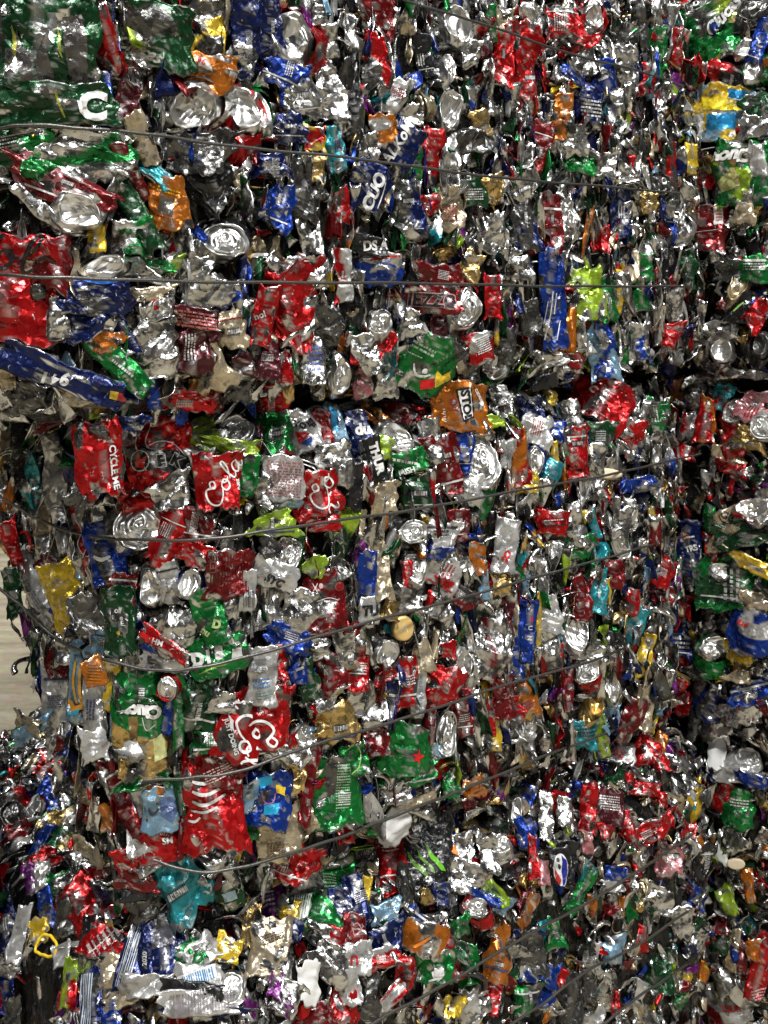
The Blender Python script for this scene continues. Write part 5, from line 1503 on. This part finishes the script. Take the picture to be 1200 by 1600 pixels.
        t = np.linspace(0, 2 * np.pi, nt, endpoint=False); T, L = np.meshgrid(t, np.linspace(0, 1, nn))
        side = rng.uniform(0, 6.3)
        sx = L * .9 * math.cos(side); sy = L * .9 * math.sin(side)
        rad = 1.04 + .10 * np.sin(L * 3)
        B = np.stack([((rad * np.cos(T) + sx) * w / 2).ravel(), ((rad * np.sin(T) + sy) * h / 2).ravel(), (-(.4 + L * 1.1) * Rm).ravel()], 1)
        BQ = grid_quads(nt, nn, True); bcol = paint(B, (w, h, Rm), cb, rng)
        B = crumple(B, (w * .8, h * .8, Rm), .09, rng, 4, 1.0, .3)
        if not r.get('solo', True):
            to_stuff(M, P, Q, col); to_stuff(M, B, BQ, bcol); continue
        o = bpy.data.objects.new(name, None); o.empty_display_size = .02; C.objects.link(o)
        mesh_obj('can_shell', B, BQ, bcol, M_FOIL, parent=o)
        lid = mesh_obj('can_lid' if K == 'E' else 'can_bottom', P, Q, col, M_LID, parent=o)
        if K == 'E' and r['area'] > 700:
            TV, TQ = tab_mesh(w, h, rng)
            g = BVHTree.FromPolygons([Vector(p) for p in P], [tuple(int(i) for i in q) for q in Q])
            hh = g.ray_cast(Vector((0, 0, .3)), Vector((0, 0, -1)))
            TV[:, 2] += (hh[0].z if hh[0] else 0) + .02 * Rm
            tb = mesh_obj('pull_tab', TV, TQ, PAL['r'] if r['key'] == 'redtab' else np.array(PAL['s']) * .95, M_LID, parent=lid)
    o.matrix_world = M
    tagp(o, r['label'], cat, grp)

# ---------------------------------------------------------------- the mass of small crushed pieces between them
TPL = []
grng = np.random.default_rng(7)
for i in range(120):
    ar = grng.uniform(.9, 3.4)
    w = 1 / math.sqrt(ar); h = math.sqrt(ar)
    m9 = i % 10
    if m9 in (3, 7):
        P, Q, rr = disc_mesh(1.0, grng.uniform(.6, 1.0), 'lid' if i % 20 < 10 else 'base', grng, .08, .07); P[:, 2] += .12; TPL.append((P, Q, 'disc')); continue
    if m9 == 5:      # a bent rim
        a0 = grng.uniform(2.5, 5.5); t = np.linspace(0, a0, 26); f = np.linspace(0, 2 * np.pi, 6, endpoint=False)
        T, Ff = np.meshgrid(t, f, indexing='ij'); r0 = .5 * (1 + .2 * np.sin(2 * T + 1)); tk = .045
        P = np.stack([((r0 + tk * np.cos(Ff)) * np.cos(T)).ravel(), ((r0 * .7 + tk * np.cos(Ff)) * np.sin(T)).ravel(), (tk * 2.2 * np.sin(Ff) + .12 * np.sin(T * 1.3)).ravel() + .15], 1)
        TPL.append((P, grid_quads(6, 26, True), 'rim')); continue
    if m9 == 9: w *= .35; h *= 1.1
    P, Q, _ = wall_mesh(w, h, 's', grng, .095, grng.uniform(.07, .13), th=.14 * w, twist=grng.uniform(-.9, .9), taper=grng.uniform(-.6, .6), shear=grng.uniform(-.3, .3), bow=grng.uniform(-.1, .35))
    TPL.append((P, Q, 'wall'))
codes = list('ssssssssssssssssssssssssssssssgggggggggeeeewwwwwwrrrrRRRRRbbNNNNNnnGGGGGkkkkkkydotmcvl')
frng = np.random.default_rng(99)
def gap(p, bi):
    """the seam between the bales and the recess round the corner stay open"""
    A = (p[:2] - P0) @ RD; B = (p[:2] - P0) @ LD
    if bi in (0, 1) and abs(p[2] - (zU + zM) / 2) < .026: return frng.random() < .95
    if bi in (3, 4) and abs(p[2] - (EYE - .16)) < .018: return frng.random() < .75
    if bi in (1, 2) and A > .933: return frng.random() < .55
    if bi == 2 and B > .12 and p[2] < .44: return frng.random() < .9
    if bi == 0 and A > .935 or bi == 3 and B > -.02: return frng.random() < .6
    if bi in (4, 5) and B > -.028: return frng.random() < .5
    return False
nfill = 0
for bi, (nm_, (V, Q, T), lab) in enumerate(BALES):
    V3 = V[Q]; a = V3[:, 1] - V3[:, 0]; b = V3[:, 3] - V3[:, 0]
    cr = np.cross(a, b); ar = np.linalg.norm(cr, axis=1); nr = cr / (ar[:, None] + 1e-9); cen = V3.mean(1)
    # only the sides that can be seen from in front of the pile
    view = np.array([0, 0, EYE]) - cen; view /= np.linalg.norm(view, axis=1)[:, None]
    f = (nr * view).sum(1); px = CX + cen[:, 0] / cen[:, 1] * F; py = CY - (cen[:, 2] - EYE) / cen[:, 1] * F
    wgt = ar * ((f > -.25) & (px > -220) & (px < 1400) & (py > -200) & (py < 1850))
    n = int(wgt.sum() / .00030)
    pick = frng.choice(len(Q), n, p=wgt / wgt.sum())
    for j in pick:
        s, t = frng.uniform(0, 1, 2); p = V3[j, 0] + a[j] * s + b[j] * t
        if gap(p, bi): continue
        nn = Vector(nr[j]); nn = (nn + Vector(frng.normal(size=3)) * .42).normalized()
        X = Vector((0, 0, 1)).cross(nn).normalized(); Yv = nn.cross(X)
        g = frng.normal() * (.25 if bi < 2 else .6)
        X2 = X * math.cos(g) + Yv * math.sin(g); Y2 = -X * math.sin(g) + Yv * math.cos(g)
        k = frng.integers(len(TPL)); P, Qt, ty = TPL[k]
        sz = float(np.clip(frng.lognormal(math.log(.027), .38), .014, .060)) * (1 if ty == 'wall' else 1.2)
        if bi == 2: sz *= .9
        lay = frng.uniform(-.012, .006) if sz < .03 else frng.uniform(-.012, -.001)
        M = mat4(Vector(p) + Vector(nr[j]) * lay, X2 * sz, Y2 * sz, nn * sz)
        if ty != 'wall': col = np.array(PAL[frng.choice(list('sssgedw'))])
        else:
            c1 = frng.choice(codes); c2 = frng.choice(codes)
            q = P @ frng.normal(size=3) * 2.2 + frng.uniform(0, 6); mk = np.sin(q + np.sin(P[:, 1] * 5 + frng.uniform(0, 6))) > .35
            col = np.tile(np.array(PAL[c1]), (len(P), 1)); col[mk] = PAL[c2] if frng.random() < .6 else PAL['s']
        to_stuff(M, P, Qt, col); nfill += 1
# small shards and slivers lying over the edges of the larger cans
HX = np.array([[r['x'], r['y'], max(r['w'], r['h']) * (.56 if r['K'] in 'EDXP' else .50 if DEC.get(r['key']) and not r.get('auto') else .36), math.radians(r['rot']), r['w'] * (.56 if r['K'] in 'EDXP' else .52 if DEC.get(r['key']) and not r.get('auto') else .36), r['h'] * (.56 if r['K'] in 'EDXP' else .52 if DEC.get(r['key']) and not r.get('auto') else .36)] for r in rows])
SH = []
for i in range(50):
    w, h = grng.uniform(.25, .8), grng.uniform(.9, 1.5)
    P, Q, _ = wall_mesh(w, h, 's', grng, .12, grng.uniform(.08, .15), th=.12 * w, twist=grng.uniform(-1.5, 1.5), taper=grng.uniform(-.85, .85), shear=grng.uniform(-.5, .5), bow=grng.uniform(-.2, .4))
    SH.append((P, Q))
for bi, (nm_, (V, Q, T), lab) in enumerate(BALES):
    V3 = V[Q]; a = V3[:, 1] - V3[:, 0]; b = V3[:, 3] - V3[:, 0]
    cr = np.cross(a, b); ar = np.linalg.norm(cr, axis=1); nr = cr / (ar[:, None] + 1e-9); cen = V3.mean(1)
    view = np.array([0, 0, EYE]) - cen; view /= np.linalg.norm(view, axis=1)[:, None]
    f = (nr * view).sum(1); px = CX + cen[:, 0] / cen[:, 1] * F; py = CY - (cen[:, 2] - EYE) / cen[:, 1] * F
    wgt = ar * ((f > -.1) & (px > -150) & (px < 1330) & (py > -100) & (py < 1750))
    n = int(wgt.sum() / (.00045 if bi in (0, 1) else .0008))
    print(nm_, n)
    if not n: continue
    for j in frng.choice(len(Q), n, p=wgt / wgt.sum()):
        s, t = frng.uniform(0, 1, 2); p = V3[j, 0] + a[j] * s + b[j] * t
        if gap(p, bi): continue
        lift = frng.uniform(.008, .022); q = p + nr[j] * lift
        x, y = CX + q[0] / q[1] * F, CY - (q[2] - EYE) / q[1] * F
        dx, dy = x - HX[:, 0], -(y - HX[:, 1])
        c, s_ = np.cos(HX[:, 3]), np.sin(HX[:, 3]); lx = dx * c + dy * s_; ly = -dx * s_ + dy * c
        if ((np.abs(lx) < HX[:, 4]) & (np.abs(ly) < HX[:, 5])).any(): continue
        edge_on = bi in (0, 1) and frng.random() < .65        # thin layers standing on edge, as the press leaves them
        nn = Vector(nr[j])
        if edge_on: nn = (Matrix.Rotation(frng.choice([-1, 1]) * frng.uniform(.6, 1.3), 3, 'Z') @ nn + Vector(frng.normal(size=3)) * .12).normalized()
        else: nn = (nn + Vector(frng.normal(size=3)) * .5).normalized()
        X = Vector((0, 0, 1)).cross(nn).normalized(); Yv = nn.cross(X); g = frng.normal() * (.14 if edge_on else .9)
        X2 = X * math.cos(g) + Yv * math.sin(g); Y2 = -X * math.sin(g) + Yv * math.cos(g)
        sz = float(frng.uniform(.012, .028)); P, Qt = SH[frng.integers(50)]
        col = np.tile(np.array(PAL[frng.choice(codes)]), (len(P), 1))
        col[P[:, 1] + .5 * P[:, 0] > frng.uniform(-.3, .8)] = PAL['s']
        to_stuff(mat4(Vector(q), X2 * sz, Y2 * sz * (1.7 if edge_on else 1), nn * sz), P, Qt, col); nfill += 1
print('fill', nfill, 'verts', stuffN[0])
o = mesh_obj('crushed_cans', np.vstack(stuffV), np.vstack(stuffQ), np.vstack(stuffC), M_FOIL)
tagp(o, 'mass of small crushed cans and torn foil packed between the larger cans', 'crushed cans', kind='stuff')

# ---------------------------------------------------------------- baling wires
def wire(pts, label, rad=.0017, off=.030, mat=M_WIRE, col=(.12, .118, .112, .8), name='baling_wire', cat='wire', group='steel wires tied round the bales'):
    W3 = []
    for x, y in pts:
        l_, n_, _ = ray(x, y); tc = (EYEV - l_).normalized()
        q = l_ + tc * off; d = Vector(((x - CX) / F, 1.0, -(y - CY) / F)); W3.append(EYEV + d * q.y)
    P = np.array(smooth_line([tuple(v) for v in W3], 14)); n = len(P)
    ph = len(label) * .7; P[:, 2] += .0006 * np.sin(np.arange(n) * .23 + ph) + 0.0004 * np.sin(np.arange(n) * .61 + ph)
    t = np.gradient(P, axis=0); t /= np.linalg.norm(t, axis=1)[:, None]
    up = np.array([0, 0, 1.0]); s = np.cross(t, up); s /= np.linalg.norm(s, axis=1)[:, None]; u2 = np.cross(s, t)
    k = 8; a = np.linspace(0, 2 * np.pi, k, endpoint=False)
    V = (P[:, None, :] + rad * (np.cos(a)[None, :, None] * s[:, None, :] + np.sin(a)[None, :, None] * u2[:, None, :])).reshape(-1, 3)
    o = mesh_obj(name, V, grid_quads(k, n, True), col, mat); tagp(o, label, cat, group); return o
wire([(-60, 205), (0, 200), (70, 196), (200, 206), (330, 224), (520, 244), (720, 270), (900, 288), (1062, 302)], 'second wire, sagging across the upper bale from the dark green wall', off=.050)
wire([(560, -28), (640, 2), (760, 40), (900, 86), (1000, 112), (1068, 134)], 'topmost wire crossing the upper bale above the red blade', off=.050)
wire([(-40, 425), (60, 432), (200, 438), (450, 441), (700, 444), (900, 447), (1068, 448)], 'level wire across the upper bale under the royal blue rounded wall', off=.050)
wire([(-50, 735), (10, 782), (70, 816), (160, 840), (290, 844), (420, 829), (600, 803), (760, 776), (900, 751), (1000, 731), (1095, 709)], 'first rising wire below the seam, passing under the round swirl lid', off=.052)
wire([(-20, 905), (30, 945), (90, 998), (160, 1030), (250, 1047), (320, 1042), (450, 1008), (600, 966), (760, 923), (900, 885), (1000, 856), (1070, 838)], 'second rising wire crossing under the gold screw cap', off=.050)
wire([(225, 1218), (300, 1216), (370, 1205), (480, 1168), (620, 1125), (800, 1068), (930, 1030), (1060, 976)], 'third rising wire passing beside the red script can', off=.050)
wire([(240, 1345), (310, 1362), (400, 1350), (500, 1318), (600, 1282), (720, 1234), (850, 1182), (970, 1136), (1070, 1086)], 'fourth rising wire holding the white folded paper label', off=.052)
wire([(540, 1625), (620, 1578), (720, 1524), (840, 1452), (940, 1398), (1010, 1352), (1085, 1302)], 'lower wire rising past the crushed orange can', off=.050)
wire([(780, 1612), (850, 1566), (920, 1516), (1000, 1474), (1075, 1424)], 'lowest wire crossing the bright blue wall and slate panel', off=.050)
wire([(930, 1612), (985, 1566), (1040, 1530), (1090, 1492)], 'short wire near the floor end of the lowest bale', off=.050)
wire([(1080, 66), (1130, 56), (1210, 38)], 'thin wire over the bright green can round the corner', rad=.0012, off=.022)
wire([(1082, 236), (1140, 226), (1210, 214)], 'thin wire over the upside-down lettered green can', rad=.0012, off=.022)
wire([(1080, 364), (1130, 358), (1210, 350)], 'thin wire crossing the deep red upright can', rad=.0010, off=.022)
wire([(1085, 938), (1140, 950), (1215, 956)], 'thin wire crossing the big green can round the corner', rad=.0010, off=.022)
# yellow ring of the plastic cap
rp = [(57, 1476), (66, 1463), (80, 1463), (89, 1478), (84, 1492), (68, 1493), (56, 1486), (57, 1476)]
wire(rp, 'thin yellow plastic ring hanging from the bright yellow cap', rad=.0016, off=.030, mat=M_PLAS, col=(.8, .55, .02, 0), name='plastic_ring', cat='plastic ring', group=None)
